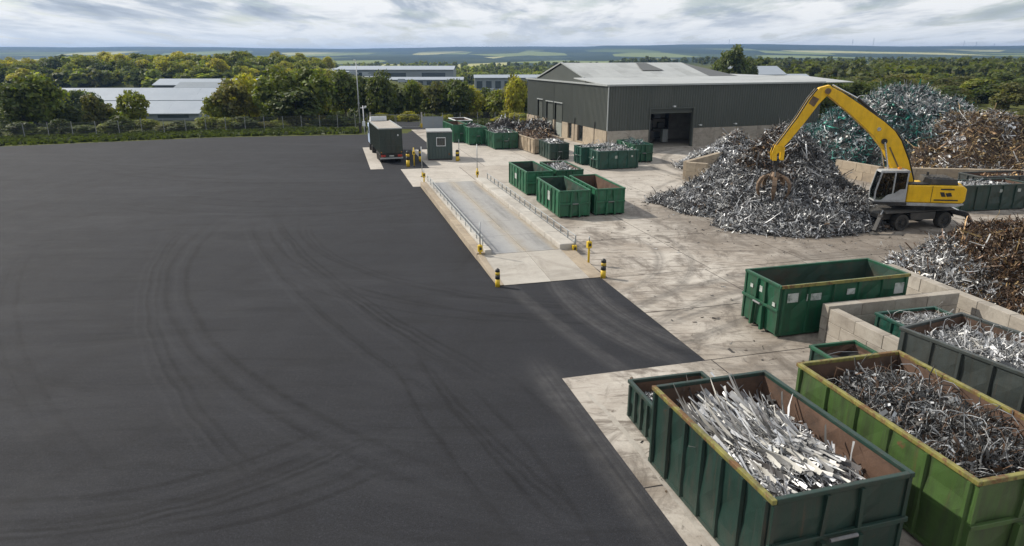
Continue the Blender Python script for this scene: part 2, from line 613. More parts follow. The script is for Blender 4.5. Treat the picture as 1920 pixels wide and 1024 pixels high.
def terrain_mat():
    m, t, b = newmat('terrain')
    pos = coords(t, 'world')
    n1 = noise(t, pos, 0.04, 8, 0.7)
    near = mixc(t, n1, (0.030, 0.042, 0.012), (0.12, 0.125, 0.035))
    vor = N(t, 'ShaderNodeTexVoronoi', feature='F1', i_Scale=0.0042)
    mp = N(t, 'ShaderNodeMapping')
    mp.inputs['Scale'].default_value = (1.0, 0.34, 0)
    t.links.new(pos, mp.inputs[0])
    t.links.new(mp.outputs[0], vor.inputs['Vector'])
    sx = N(t, 'ShaderNodeSeparateColor')
    t.links.new(vor.outputs['Color'], sx.inputs[0])
    far = ramp(t, sx.outputs[0], [(0.0, (0.022, 0.036, 0.016)), (0.40, (0.035, 0.05, 0.022)), (0.58, (0.09, 0.12, 0.04)), (0.70, (0.17, 0.20, 0.07)),
                                  (0.84, (0.34, 0.33, 0.15)), (0.92, (0.05, 0.07, 0.028))], 'CONSTANT')
    ln = N(t, 'ShaderNodeVectorMath', operation='LENGTH')
    t.links.new(pos, ln.inputs[0])
    q = N(t, 'ShaderNodeMapRange')
    t.links.new(ln.outputs['Value'], q.inputs[0])
    q.inputs[1].default_value = 900
    q.inputs[2].default_value = 1500
    # wooded upper slopes
    q3 = N(t, 'ShaderNodeMapRange')
    t.links.new(mathn(t, 'MULTIPLY_ADD', n1, 1500.0, ln.outputs['Value']), q3.inputs[0])
    q3.inputs[1].default_value = 5200
    q3.inputs[2].default_value = 6000
    far = mixc(t, q3.outputs[0], far, (0.022, 0.034, 0.018))
    cc = mixc(t, q.outputs[0], near, far)
    t.links.new(cc, b.inputs['Base Color'])
    b.inputs['Roughness'].default_value = 0.95
    b.inputs['Specular IOR Level'].default_value = 0.1
    return m


M = {}
M['asphalt'] = asphalt_mat()
M['slab'] = concrete_mat('yard_concrete', (0.48, 0.446, 0.40), 0.90)
M['block'] = concrete_mat('block_concrete', (0.40, 0.37, 0.325), 0.45, False)
M['pale_block'] = concrete_mat('pale_concrete', (0.50, 0.48, 0.44), 0.3, False)
M['tan_wall'] = concrete_mat('tan_concrete', (0.42, 0.35, 0.26), 0.4, False)
M['terrain'] = terrain_mat()


def deck_mat():
    m, t, b = newmat('deck_steel')
    c = N(t, 'ShaderNodeTexCoord')
    sp = N(t, 'ShaderNodeSeparateXYZ')
    t.links.new(c.outputs['Object'], sp.inputs[0])
    n1 = noise(t, c.outputs['Object'], 0.8, 6, 0.7, (2.5, 0.25, 1))
    n2 = noise(t, c.outputs['Object'], 1.6, 8, 0.7)
    xx = mathn(t, 'MULTIPLY_ADD', n1, 0.10, mathn(t, 'DIVIDE', sp.outputs[0], 6.4))
    base = ramp(t, xx, [(0.18, (0.24, 0.20, 0.15)), (0.23, (0.15, 0.15, 0.155)), (0.33, (0.25, 0.255, 0.265)), (0.44, (0.31, 0.305, 0.295)), (0.53, (0.34, 0.29, 0.22)), (0.58, (0.27, 0.25, 0.22)),
                        (0.66, (0.30, 0.29, 0.275)), (0.80, (0.24, 0.235, 0.225)), (0.86, (0.33, 0.28, 0.21))])
    cc = mixc(t, ramp(t, n2, [(0.4, 0.0), (0.68, 0.55)]), base, (0.36, 0.355, 0.345))
    cc = mixc(t, ramp(t, n1, [(0.5, 0.0), (0.75, 0.6)]), cc, (0.10, 0.095, 0.09))
    t.links.new(cc, b.inputs['Base Color'])
    b.inputs['Metallic'].default_value = 0.15
    b.inputs['Roughness'].default_value = 0.55
    bumpn(t, b, noise(t, c.outputs['Object'], 30, 2), 0.2, 0.01)
    return m


M['deck'] = deck_mat()
M['green'] = paint('green_paint', (0.010, 0.075, 0.038), 0.28, 0.28)
M['green_mid'] = paint('bright_green_paint', (0.014, 0.105, 0.050), 0.25, 0.28)
M['green_dark'] = paint('dark_green_paint', (0.013, 0.036, 0.028), 0.30, 0.22)
M['teal'] = paint('bluegreen_paint', (0.010, 0.060, 0.044), 0.28, 0.3)
M['lime'] = paint('lime_green_paint', (0.052, 0.098, 0.028), 0.40, 0.36)
M['slate'] = paint('slate_paint', (0.040, 0.048, 0.047), 0.25, 0.12)
M['tan'] = paint('tan_paint', (0.36, 0.29, 0.21), 0.35, 0.10)
M['rim_yellow'] = paint('worn_yellow_rim', (0.19, 0.175, 0.045), 1.0, 0.2)
M['inner'] = plain('rusty_lining', (0.105, 0.062, 0.042), 0.8, 0.1, 0.5, 2.2, 0.3, 'object', (0.03, 0.024, 0.02), 0.8)
M['inner_green'] = plain('dark_green_lining', (0.022, 0.05, 0.036), 0.75, 0.1, 0.5, 2.0, 0.3, 'object', (0.085, 0.05, 0.034), 0.7)
M['exc_yellow'] = paint('machine_yellow', (0.76, 0.42, 0.008), 0.10, 0.08, 0.4, 0.18)
M['exc_grey'] = plain('machine_grey', (0.36, 0.37, 0.38), 0.5, 0.1, 0.2, 3, 0.1, 'object', (0.10, 0.09, 0.08), 0.5)
M['black'] = plain('black_steel', (0.022, 0.022, 0.023), 0.55, 0.2, 0.4, 4, 0.15, 'object', (0.09, 0.075, 0.06), 0.6)
M['chassis'] = plain('dusty_chassis', (0.05, 0.048, 0.045), 0.75, 0.1, 0.4, 3, 0.3, 'object', (0.14, 0.12, 0.10), 0.7)
M['tyre'] = plain('tyre_rubber', (0.028, 0.027, 0.026), 0.85, 0, 0.3, 6, 0.3, 'object', (0.10, 0.088, 0.075), 0.6)
M['chrome'] = plain('cylinder_rod', (0.6, 0.6, 0.6), 0.25, 0.9, 0.1)
M['rustgrab'] = plain('worn_grab_steel', (0.17, 0.115, 0.075), 0.6, 0.35, 0.5, 3, 0.3, 'object', (0.04, 0.032, 0.027), 0.7)
M['galv'] = plain('galvanised_steel', (0.34, 0.36, 0.37), 0.5, 0.5, 0.25, 5)
M['fencepost'] = plain('fence_post_steel', (0.26, 0.27, 0.27), 0.6, 0.3, 0.25, 5)
M['wire'] = plain('fence_wire', (0.10, 0.105, 0.105), 0.6, 0.3, 0.2, 5, 0)
M['yellow'] = plain('safety_yellow', (0.62, 0.42, 0.02), 0.5, 0, 0.25, 4, 0.1, 'object', (0.10, 0.08, 0.05), 0.6)
M['blackpaint'] = plain('black_paint', (0.018, 0.018, 0.02), 0.5, 0, 0.3)
M['white'] = plain('white_paint', (0.68, 0.70, 0.72), 0.45, 0, 0.12, 3, 0.05, 'object', (0.30, 0.29, 0.27), 0.5)
M['patch'] = plain('flaked_white_print', (0.42, 0.44, 0.42), 0.6, 0, 0.3, 8, 0.05, 'object', (0.04, 0.09, 0.06), 0.95)
M['clad'] = plain('dark_olive_cladding', (0.066, 0.074, 0.066), 0.5, 0.1, 0.14, 0.6, 0.04, 'object', (0.095, 0.10, 0.092), 0.5, (1, 1, 0.2))
M['trim'] = plain('grey_trim', (0.34, 0.36, 0.36), 0.5, 0.2, 0.15)
M['roof'] = plain('sheet_roof', (0.40, 0.415, 0.41), 0.45, 0.15, 0.14, 0.25, 0.05, 'object', (0.17, 0.175, 0.165), 0.75, (0.5, 1.2, 1))
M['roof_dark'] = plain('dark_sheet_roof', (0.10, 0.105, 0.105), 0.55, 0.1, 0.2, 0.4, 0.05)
M['panel_pale'] = plain('pale_door_sheet', (0.33, 0.36, 0.33), 0.5, 0.1, 0.15, 0.6, 0.05, 'object', (0.16, 0.16, 0.14), 0.5)
M['floor_in'] = plain('shed_floor', (0.26, 0.24, 0.21), 0.8, 0, 0.3, 0.5, 0.1)
M['cabin'] = plain('cabin_green', (0.040, 0.066, 0.062), 0.5, 0.05, 0.2, 1.2, 0.05, 'object', (0.075, 0.085, 0.078), 0.5, (1, 1, 0.2))
M['cabin_roof'] = plain('cabin_roof', (0.30, 0.31, 0.31), 0.6, 0, 0.2, 1.5)
M['tarp'] = plain('tarpaulin', (0.34, 0.31, 0.275), 0.75, 0, 0.2, 1.5, 0.3, 'object', (0.17, 0.15, 0.13), 0.5)
M['truckgreen'] = paint('trailer_green', (0.022, 0.034, 0.027), 0.3, 0.2)
M['cabwhite'] = plain('cab_paint', (0.42, 0.52, 0.68), 0.35, 0, 0.15, 2)
M['red'] = plain('red_lens', (0.32, 0.03, 0.02), 0.3, 0, 0.2)
M['orange'] = plain('orange_lens', (0.6, 0.22, 0.03), 0.3, 0, 0.2)
M['bark'] = plain('bark', (0.07, 0.055, 0.04), 0.9, 0, 0.4, 6, 0.4)
M['scrap'] = vcol('scrap_metal', 0.5, 0.3)
M['scrap_bed'] = plain('scrap_core', (0.018, 0.017, 0.016), 0.8, 0.1, 0.5, 3, 0.6, 'world')  # near-black so the gaps between pieces look deep in shade
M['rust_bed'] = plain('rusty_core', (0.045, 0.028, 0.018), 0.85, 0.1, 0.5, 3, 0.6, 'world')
M['alu'] = plain('bare_aluminium', (0.60, 0.61, 0.62), 0.4, 0.55, 0.25, 3, 0.2, 'object', (0.16, 0.155, 0.15), 0.7)
M['alu_dull'] = plain('dull_aluminium', (0.38, 0.38, 0.38), 0.5, 0.5, 0.3, 3, 0.2, 'object', (0.10, 0.095, 0.09), 0.7)
M['paint_flake'] = plain('white_coated_scrap', (0.66, 0.65, 0.61), 0.55, 0.05, 0.15, 3, 0.1, 'object', (0.2, 0.18, 0.15), 0.6)
M['steel'] = plain('bare_steel_scrap', (0.20, 0.20, 0.205), 0.45, 0.6, 0.4, 3, 0.2, 'object', (0.10, 0.06, 0.04), 0.7)
M['rusty'] = plain('rusty_scrap', (0.13, 0.072, 0.040), 0.7, 0.25, 0.5, 4, 0.3)
M['tealscrap'] = plain('green_coated_scrap', (0.03, 0.16, 0.13), 0.5, 0.1, 0.35, 4, 0.2)
M['brass'] = plain('yellow_metal_scrap', (0.38, 0.25, 0.10), 0.5, 0.4, 0.4, 4, 0.2)
M['leaf_dark'] = leafmat('dark_leaves', (0.046, 0.066, 0.015), (0.085, 0.112, 0.022))
M['leaf_mid'] = leafmat('mid_leaves', (0.115, 0.150, 0.022), (0.19, 0.21, 0.028))
M['leaf_pale'] = leafmat('yellow_green_leaves', (0.26, 0.27, 0.026), (0.36, 0.34, 0.034))  # on the hillside this paler leaf colour stands for sunlit crowns
M['leaf_olive'] = leafmat('olive_leaves', (0.10, 0.108, 0.028), (0.145, 0.145, 0.04))
M['leaf_far'] = leafmat('far_leaves', (0.125, 0.15, 0.026), (0.125, 0.15, 0.026))
M['grass'] = leafmat('grass_blades', (0.050, 0.070, 0.018), (0.050, 0.070, 0.018))
M['farwhite'] = plain('far_white_sheet', (0.30, 0.34, 0.39), 0.5, 0.05, 0.1, 0.2, 0)
M['fargrey'] = plain('far_grey_sheet', (0.20, 0.23, 0.26), 0.5, 0.05, 0.15, 0.15, 0)
M['fardark'] = plain('far_dark_sheet', (0.06, 0.07, 0.075), 0.5, 0.05, 0.2, 0.2, 0)


def glass_mat(name, c, rough=0.08):
    m, t, b = newmat(name)
    b.inputs['Base Color'].default_value = (*c, 1)
    b.inputs['Roughness'].default_value = rough
    b.inputs['Metallic'].default_value = 0.0
    b.inputs['Specular IOR Level'].default_value = 0.8
    n = noise(t, coords(t), 1.5, 2)
    bumpn(t, b, n, 0.05, 0.02)
    return m


M['glass'] = glass_mat('dark_glass', (0.012, 0.016, 0.017))
M['glass_far'] = glass_mat('far_window_glass', (0.03, 0.045, 0.06), 0.2)
gm, gt, gb = newmat('cab_glass')
gb.inputs['Base Color'].default_value = (0.45, 0.55, 0.50, 1)
gb.inputs['Roughness'].default_value = 0.03
gb.inputs['Transmission Weight'].default_value = 0.0
gtr = N(gt, 'ShaderNodeBsdfTransparent')
gtr.inputs[0].default_value = (0.45, 0.52, 0.48, 1)
gmx = N(gt, 'ShaderNodeMixShader', i_0=0.72)
ggl = N(gt, 'ShaderNodeBsdfGlossy')
ggl.inputs['Roughness'].default_value = 0.04
ggl.inputs[0].default_value = (0.5, 0.55, 0.55, 1)
gt.links.new(ggl.outputs[0], gmx.inputs[1])
gt.links.new(gtr.outputs[0], gmx.inputs[2])
gt.links.new(gmx.outputs[0], gt.nodes['Material Output'].inputs[0])
M['cabglass'] = gm

# ------------------------------------------------------------------ terrain and ground
def sst(a, b, x):
    t = np.clip((x - a) / (b - a), 0, 1)
    return t * t * (3 - 2 * t)


def terr(x, y):
    x = np.asarray(x, float)
    y = np.asarray(y, float)
    dx = np.maximum(np.maximum(-112 - x, x - 84), 0)
    dy = np.maximum(np.maximum(-20 - y, y - 126 - np.clip(x + 30, -80, 0) * 0.42), 0)
    d = np.hypot(dx, dy)
    r = np.hypot(x, y)
    left = 1 - sst(-10, 90, x - 0.12 * y)
    z = -0.06 - sst(0, 95, d) * (1.2 + 8.5 * left)
    z = z + 14.0 * np.exp(-(((x + 215) / 120) ** 2 + ((y - 405) / 85) ** 2))
    z = z + 6 * np.exp(-(((x + 110) / 60) ** 2 + ((y - 420) / 90) ** 2))
    z = z + 4 * np.exp(-(((x - 140) / 70) ** 2 + ((y - 190) / 60) ** 2))
    az = np.arctan2(x, np.maximum(y, 1e-6))
    up = sst(1400, 8000, r) ** 1.25
    hill = 98 + 12 * np.sin(az * 3.1 + 1.0) + 8 * np.sin(az * 7.3) + 4 * np.sin(az * 17 + 2) + 1.5 * np.sin(az * 61)
    z = z + up * hill
    z = z + sst(1500, 3000, r) * (4 * np.sin(x / 420.0) * np.sin(y / 610.0))
    z = z - sst(8200, 11000, r) * 120
    return z


def tz(x, y):
    return float(terr(x, y))


rad = np.concatenate([np.linspace(0, 150, 31)[1:], np.geomspace(156, 600, 34), np.geomspace(640, 11000, 46)])
ang = np.linspace(0, 2 * np.pi, 241)[:-1]
RR, AA = np.meshgrid(rad, ang, indexing='ij')
X, Y = RR * np.sin(AA), RR * np.cos(AA)
Z = terr(X, Y)
V = np.stack([X, Y, Z], -1).reshape(-1, 3)
na = len(ang)
ii, jj = np.meshgrid(np.arange(len(rad) - 1), np.arange(na), indexing='ij')
Q = np.stack([ii * na + jj, ii * na + (jj + 1) % na, (ii + 1) * na + (jj + 1) % na, (ii + 1) * na + jj], -1).reshape(-1, 4)[:, ::-1]
g = obj('terrain', quads_mesh('terrain', V, Q), M['terrain'], None, True)
struct(g)

mb = MB()
poly = [(-111, -18), (83, -18), (83, 124), (-13.5, 125), (-16.2, 124), (-17, 112), (-23.5, 110.2), (-45.8, 106), (-70.7, 95.1), (-111, 79)]
mb.add([(x, y, 0.0) for x, y in poly], [tuple(range(len(poly)))])
struct(mb.build('asphalt_lot', M['asphalt']))
# service lane outside the gate
mb = MB()
lane = [(-24.5, 119), (-16.2, 119), (-17.5, 133), (-22, 150), (-31, 150), (-27, 133)]
mb.add([(x, y, tz(x, y) + 0.10 if y > 125 else 0.004) for x, y in lane], [(0, 1, 2, 5), (5, 2, 3, 4)])
struct(mb.build('lane', M['asphalt']))

YAW = 15.0
cy_, sy_ = math.cos(R(YAW)), math.sin(R(YAW))


def yard(x, y):
    """yard frame (turned 15 degrees) to world"""
    return x * cy_ - y * sy_, x * sy_ + y * cy_


conc = bpy.data.objects.new('concrete_yard', None)
col.objects.link(conc)
conc.rotation_euler = (0, 0, R(YAW))
struct(conc)
zones = [(8.1, 80, -14, 22.8), (14.35, 80, 22.8, 34.1), (14.75, 80, 34.1, 65), (7.6, 80, 65, 76), (10.8, 80, 76, 92), (13.9, 78, 92, 118)]
slab_cache = {}
for (x0, x1, y0, y1) in zones:
    ny = max(1, round((y1 - y0) / 7.4))
    nx = max(1, round((x1 - x0) / 6.3))
    xs = [x0] + [x0 + (x1 - x0) * i / nx for i in range(1, nx)] + [x1]
    for j in range(ny):
        for i in range(nx):
            a, b = xs[i], xs[i + 1]
            c_, d_ = y0 + (y1 - y0) * j / ny, y0 + (y1 - y0) * (j + 1) / ny
            key = (round(b - a, 3), round(d_ - c_, 3))
            if key not in slab_cache:
                g_ = 0.028
                slab_cache[key] = MB().prism([(g_, g_), (b - a - g_, g_), (b - a - g_, d_ - c_ - g_), (g_, d_ - c_ - g_)], 0.001, 0.014, 0, 'z').mesh('concrete_slab')
            o = obj('concrete_slab', slab_cache[key], M['slab'], conc)
            o.location = (a, c_, random.uniform(-0.002, 0.002))
# thin pale concrete pad left of the lorry
mb = MB().prism([(-20.4, 94), (-15.6, 75.2), (-14.2, 75.5), (-19.0, 94.4)], 0.002, 0.02, 0, 'z')
struct(mb.build('concrete_pad', M['slab']))
# worn pale kerb line along the concrete edge in the foreground
mb = MB()
pa, pb = [], []
for k in range(40):
    yy_ = 21.5 - k * 0.42
    xo = 8.55 + 0.012 * k + 0.10 * math.sin(k * 0.23)
    pa.append((xo + random.uniform(-.03, .03), yy_))
    pb.append((xo + 0.17 + random.uniform(-.06, .06), yy_))
mb.add([(x, y, 0.020) for x, y in pa + pb], [(k, k + 1, k + 41, k + 40) for k in range(39)])
o = mb.build('painted_line', M['pale_block'])
o.rotation_euler = (0, 0, R(YAW))
struct(o)

# ------------------------------------------------------------------ scrap pieces
def v_strip(n, L, W, bend, curl=0.0, wig=0.0, seed=0):
    r = np.random.default_rng(seed)
    t = np.linspace(-0.5, 0.5, n + 1)
    a = bend * t + curl * t * t + (r.normal(0, wig, n + 1) if wig else 0)
    dx = np.cos(a) * L / n
    dz = np.sin(a) * L / n
    x = np.cumsum(dx) - dx.sum() / 2
    z = np.cumsum(dz)
    z = z - z.mean()
    wv = W * r.uniform(0.7, 1.25, n + 1)
    yo = np.cumsum(r.normal(0, W * 0.5, n + 1))
    tw = np.cumsum(r.normal(0, 0.45, n + 1))
    V = np.zeros((2 * (n + 1), 3))
    for k, sgn in ((0, -0.5), (1, 0.5)):
        V[k::2] = np.stack([x, yo + sgn * wv * np.cos(tw), z + sgn * wv * np.sin(tw)], 1)
    Q = np.array([(2 * i, 2 * i + 2, 2 * i + 3, 2 * i + 1) for i in range(n)])
    return V, Q


def v_rod(n, L, rad_, wig, seed=0):
    r = np.random.default_rng(seed)
    P = [np.zeros(3)]
    d = np.array([1.0, 0, 0])
    for i in range(n):
        d = d + r.normal(0, wig, 3)
        d /= np.linalg.norm(d)
        P.append(P[-1] + d * L / n)
    P = np.array(P)
    P -= P.mean(0)
    V = []
    for p in P:
        for k in range(3):
            a = 2.094 * k
            V.append(p + np.array([0, math.cos(a), math.sin(a)]) * rad_)
    Q = [(i * 3 + k, i * 3 + (k + 1) % 3, (i + 1) * 3 + (k + 1) % 3, (i + 1) * 3 + k) for i in range(n) for k in range(3)]
    return np.array(V), np.array(Q)


def v_sheet(L, W, amp, seed=0, n=3):
    r = np.random.default_rng(seed)
    V = []
    for j in range(n + 1):
        for i in range(n + 1):
            V.append(((i / n - 0.5) * L + r.normal(0, 0.06) * L, (j / n - 0.5) * W + r.normal(0, 0.08) * W, r.normal(0, amp)))
    Q = [(j * (n + 1) + i, j * (n + 1) + i + 1, (j + 1) * (n + 1) + i + 1, (j + 1) * (n + 1) + i) for j in range(n) for i in range(n)]
    return np.array(V), np.array(Q)


CURLS = [v_strip(8, 1.3, 0.060, 3.2, 2.0, 0.25, 1), v_strip(8, 1.3, 0.075, 5.2, 0, 0.3, 2), v_strip(7, 1.2, 0.055, 1.6, 4, 0.35, 3), v_strip(9, 1.6, 0.05, 7.0, 0, 0.2, 4), v_strip(7, 1.1, 0.085, 2.4, -3, 0.4, 14)]
STRIPS = [v_strip(6, 1.9, 0.085, 0.5, 0, 0.10, 5), v_strip(6, 2.1, 0.065, 0.9, 0.6, 0.16, 6), v_strip(5, 1.6, 0.11, 0.4, 0, 0.18, 7), v_strip(6, 2.3, 0.05, 0.3, 0.8, 0.08, 15)]
RODS = [v_rod(7, 1.6, 0.016, 0.40, 8), v_rod(8, 1.9, 0.013, 0.50, 9), v_rod(5, 1.3, 0.02, 0.2, 10), v_rod(9, 2.0, 0.012, 0.6, 16)]
SHEETS = [v_sheet(0.42, 0.26, 0.07, 11), v_sheet(0.34, 0.26, 0.08, 12), v_sheet(0.6, 0.20, 0.09, 13), v_sheet(0.38, 0.16, 0.06, 17)]
LIBS = {'curl': CURLS, 'strip': STRIPS, 'rod': RODS, 'sheet': SHEETS}
piece_mesh = {}


def piece(kind, k, mat):
    """shared mesh for a scrap piece that is an object of its own (given some thickness)"""
    key = (kind, k, mat)
    if key not in piece_mesh:
        V, Q = LIBS[kind][k]
        me = quads_mesh('metal_' + kind, V, Q)
        me.materials.append(M[mat])
        piece_mesh[key] = me
    return piece_mesh[key]


PNAME = {'curl': 'metal_curl', 'strip': 'metal_strip', 'rod': 'metal_rod', 'sheet': 'metal_sheet'}


def scrap_cloud(r, H, sample, counts, pal, size, tilt=0.6, lift=0.05, align=None, jit=0.12):
    """loose pieces lying on the surface z=H(x,y)"""
    parts = []
    pal = np.array([p[0] for p in pal]), np.array([p[1] for p in pal], float)
    pw = pal[1] / pal[1].sum()
    for kind, n in counts.items():
        lib = LIBS[kind]
        for V0, Q0 in lib:
            m = max(1, n // len(lib))
            xy = sample(m)
            z = H(xy[:, 0], xy[:, 1])
            e = 0.25
            nx = -(H(xy[:, 0] + e, xy[:, 1]) - z) / e
            ny = -(H(xy[:, 0], xy[:, 1] + e) - z) / e
            nn = np.stack([nx, ny, np.ones(m)], 1)
            nn /= np.linalg.norm(nn, axis=1)[:, None]
            Mt = rotmats(m, r, tilt)
            if align is not None:
                a = r.normal(align, 0.35, m)
                ca, sa = np.cos(a), np.sin(a)
                Rz = np.zeros((m, 3, 3))
                Rz[:, 0, 0], Rz[:, 0, 1], Rz[:, 1, 0], Rz[:, 1, 1], Rz[:, 2, 2] = ca, -sa, sa, ca, 1
                b = r.normal(0, tilt * 0.5, m)
                Rx = np.zeros((m, 3, 3))
                Rx[:, 0, 0], Rx[:, 0, 2], Rx[:, 2, 0], Rx[:, 2, 2], Rx[:, 1, 1] = np.cos(b), np.sin(b), -np.sin(b), np.cos(b), 1
                Mt = Rz @ Rx
            # swing local z onto the surface normal
            vx = np.stack([-nn[:, 1], nn[:, 0], np.zeros(m)], 1)
            K = np.zeros((m, 3, 3))
            K[:, 0, 2], K[:, 1, 2], K[:, 2, 0], K[:, 2, 1] = nn[:, 0], nn[:, 1], -nn[:, 0], -nn[:, 1]
            S = np.eye(3)[None] + K + (K @ K) / (1 + nn[:, 2])[:, None, None]
            s_ = size * np.clip(r.lognormal(-0.1, 0.55, m), 0.25, 2.6)
            Mt = (S @ Mt) * s_[:, None, None]
            pos = np.stack([xy[:, 0], xy[:, 1], z + lift + r.uniform(-jit, jit, m) * size], 1)
            ci = r.choice(len(pw), m, p=pw)
            c = pal[0][ci] * r.uniform(0.34, 1.15, (m, 1))  # random tone per piece, kept low to darken the gaps
            parts.append((V0, Q0, Mt, pos, np.clip(c, 0, 1)))
    return instance_quads(parts)


def lone_pieces(parent, r, H, sample, n, kinds, mats, size, tilt=0.45, lift=0.08, align=None, spread=0.35):
    xy = sample(n)
    z = H(xy[:, 0], xy[:, 1])
    for i in range(n):
        kind = kinds[int(r.integers(len(kinds)))]
        k = int(r.integers(len(LIBS[kind])))
        mat = mats[int(r.integers(len(mats)))]
        o = obj(PNAME[kind], piece(kind, k, mat), None, parent)
        e = 0.3
        gx = float(H(xy[i:i + 1, 0] + e, xy[i:i + 1, 1])[0] - z[i]) / e
        gy = float(H(xy[i:i + 1, 0], xy[i:i + 1, 1] + e)[0] - z[i]) / e
        az = r.normal(align, spread) if align is not None else r.uniform(0, 6.28)
        fl_ = 0.25 if align is not None else 0.8
        q = Vector((0, 0, 1)).rotation_difference(Vector((-gx * fl_, -gy * fl_, 1)).normalized()).to_matrix()
        m3 = q @ Matrix.Rotation(az, 3, 'Z') @ Matrix.Rotation(r.normal(0, tilt), 3, 'Y') @ Matrix.Rotation(r.normal(0, tilt), 3, 'X')
        o.rotation_euler = m3.to_euler()
        s_ = size * float(np.clip(r.lognormal(0, 0.22), 0.6, 1.3))
        o.scale = (s_, s_ * (r.uniform(0.45, 0.85) if kind == 'strip' else r.uniform(0.8, 1.4)), s_)
        o.location = (xy[i, 0], xy[i, 1], z[i] + lift * s_)


SILVER = [((0.72, 0.73, 0.75), 6), ((0.48, 0.49, 0.51), 4), ((0.24, 0.245, 0.26), 3), ((0.07, 0.07, 0.075), 6), ((0.78, 0.78, 0.76), 3), ((0.12, 0.085, 0.06), 0.6)]  # wide contrast imitates white highlights and black gaps in the piece colours
BRIGHT = [((0.74, 0.75, 0.77), 6), ((0.54, 0.55, 0.57), 5), ((0.28, 0.29, 0.30), 3), ((0.78, 0.77, 0.74), 3), ((0.09, 0.09, 0.09), 4)]
STEEL = [((0.56, 0.58, 0.60), 3), ((0.26, 0.27, 0.285), 4), ((0.09, 0.09, 0.095), 7), ((0.035, 0.035, 0.038), 8), ((0.72, 0.73, 0.74), 2), ((0.13, 0.085, 0.055), 1)]  # dark weighting also paints the main heap's shaded side
TEALP = [((0.66, 0.70, 0.74), 3), ((0.24, 0.34, 0.38), 4), ((0.018, 0.20, 0.155), 6), ((0.008, 0.085, 0.070), 8), ((0.016, 0.040, 0.045), 8), ((0.08, 0.17, 0.18), 5)]  # dark teals also stand in for shadow in the gaps between pieces
RUST = [((0.20, 0.105, 0.05), 5), ((0.10, 0.05, 0.026), 6), ((0.36, 0.23, 0.11), 4), ((0.045, 0.028, 0.018), 6), ((0.56, 0.55, 0.53), 2.6), ((0.40, 0.28, 0.12), 3)]
TANP = [((0.24, 0.15, 0.075), 5), ((0.14, 0.08, 0.04), 5), ((0.42, 0.30, 0.15), 5), ((0.06, 0.04, 0.025), 5), ((0.58, 0.57, 0.55), 4), ((0.50, 0.38, 0.19), 3)]
RUSTDARK = [((0.12, 0.068, 0.036), 6), ((0.065, 0.036, 0.021), 6), ((0.20, 0.13, 0.07), 4), ((0.030, 0.02, 0.014), 5), ((0.46, 0.46, 0.45), 0.8)]
WIREP = [((0.44, 0.46, 0.48), 4), ((0.20, 0.205, 0.21), 5), ((0.06, 0.058, 0.056), 8), ((0.13, 0.078, 0.048), 4), ((0.66, 0.67, 0.68), 1.6)]


def fbm(x, y, s, seed):
    r = np.random.default_rng(seed)
    out = 0
    a = 1.0
    for _ in range(5):
        th = r.uniform(0, 6.28)
        ph = r.uniform(0, 6.28, 2)
        out = out + a * np.sin((x * math.cos(th) + y * math.sin(th)) * s + ph[0]) * np.sin((-x * math.sin(th) + y * math.cos(th)) * s * 0.9 + ph[1])
        s *= 1.9
        a *= 0.55
    return out


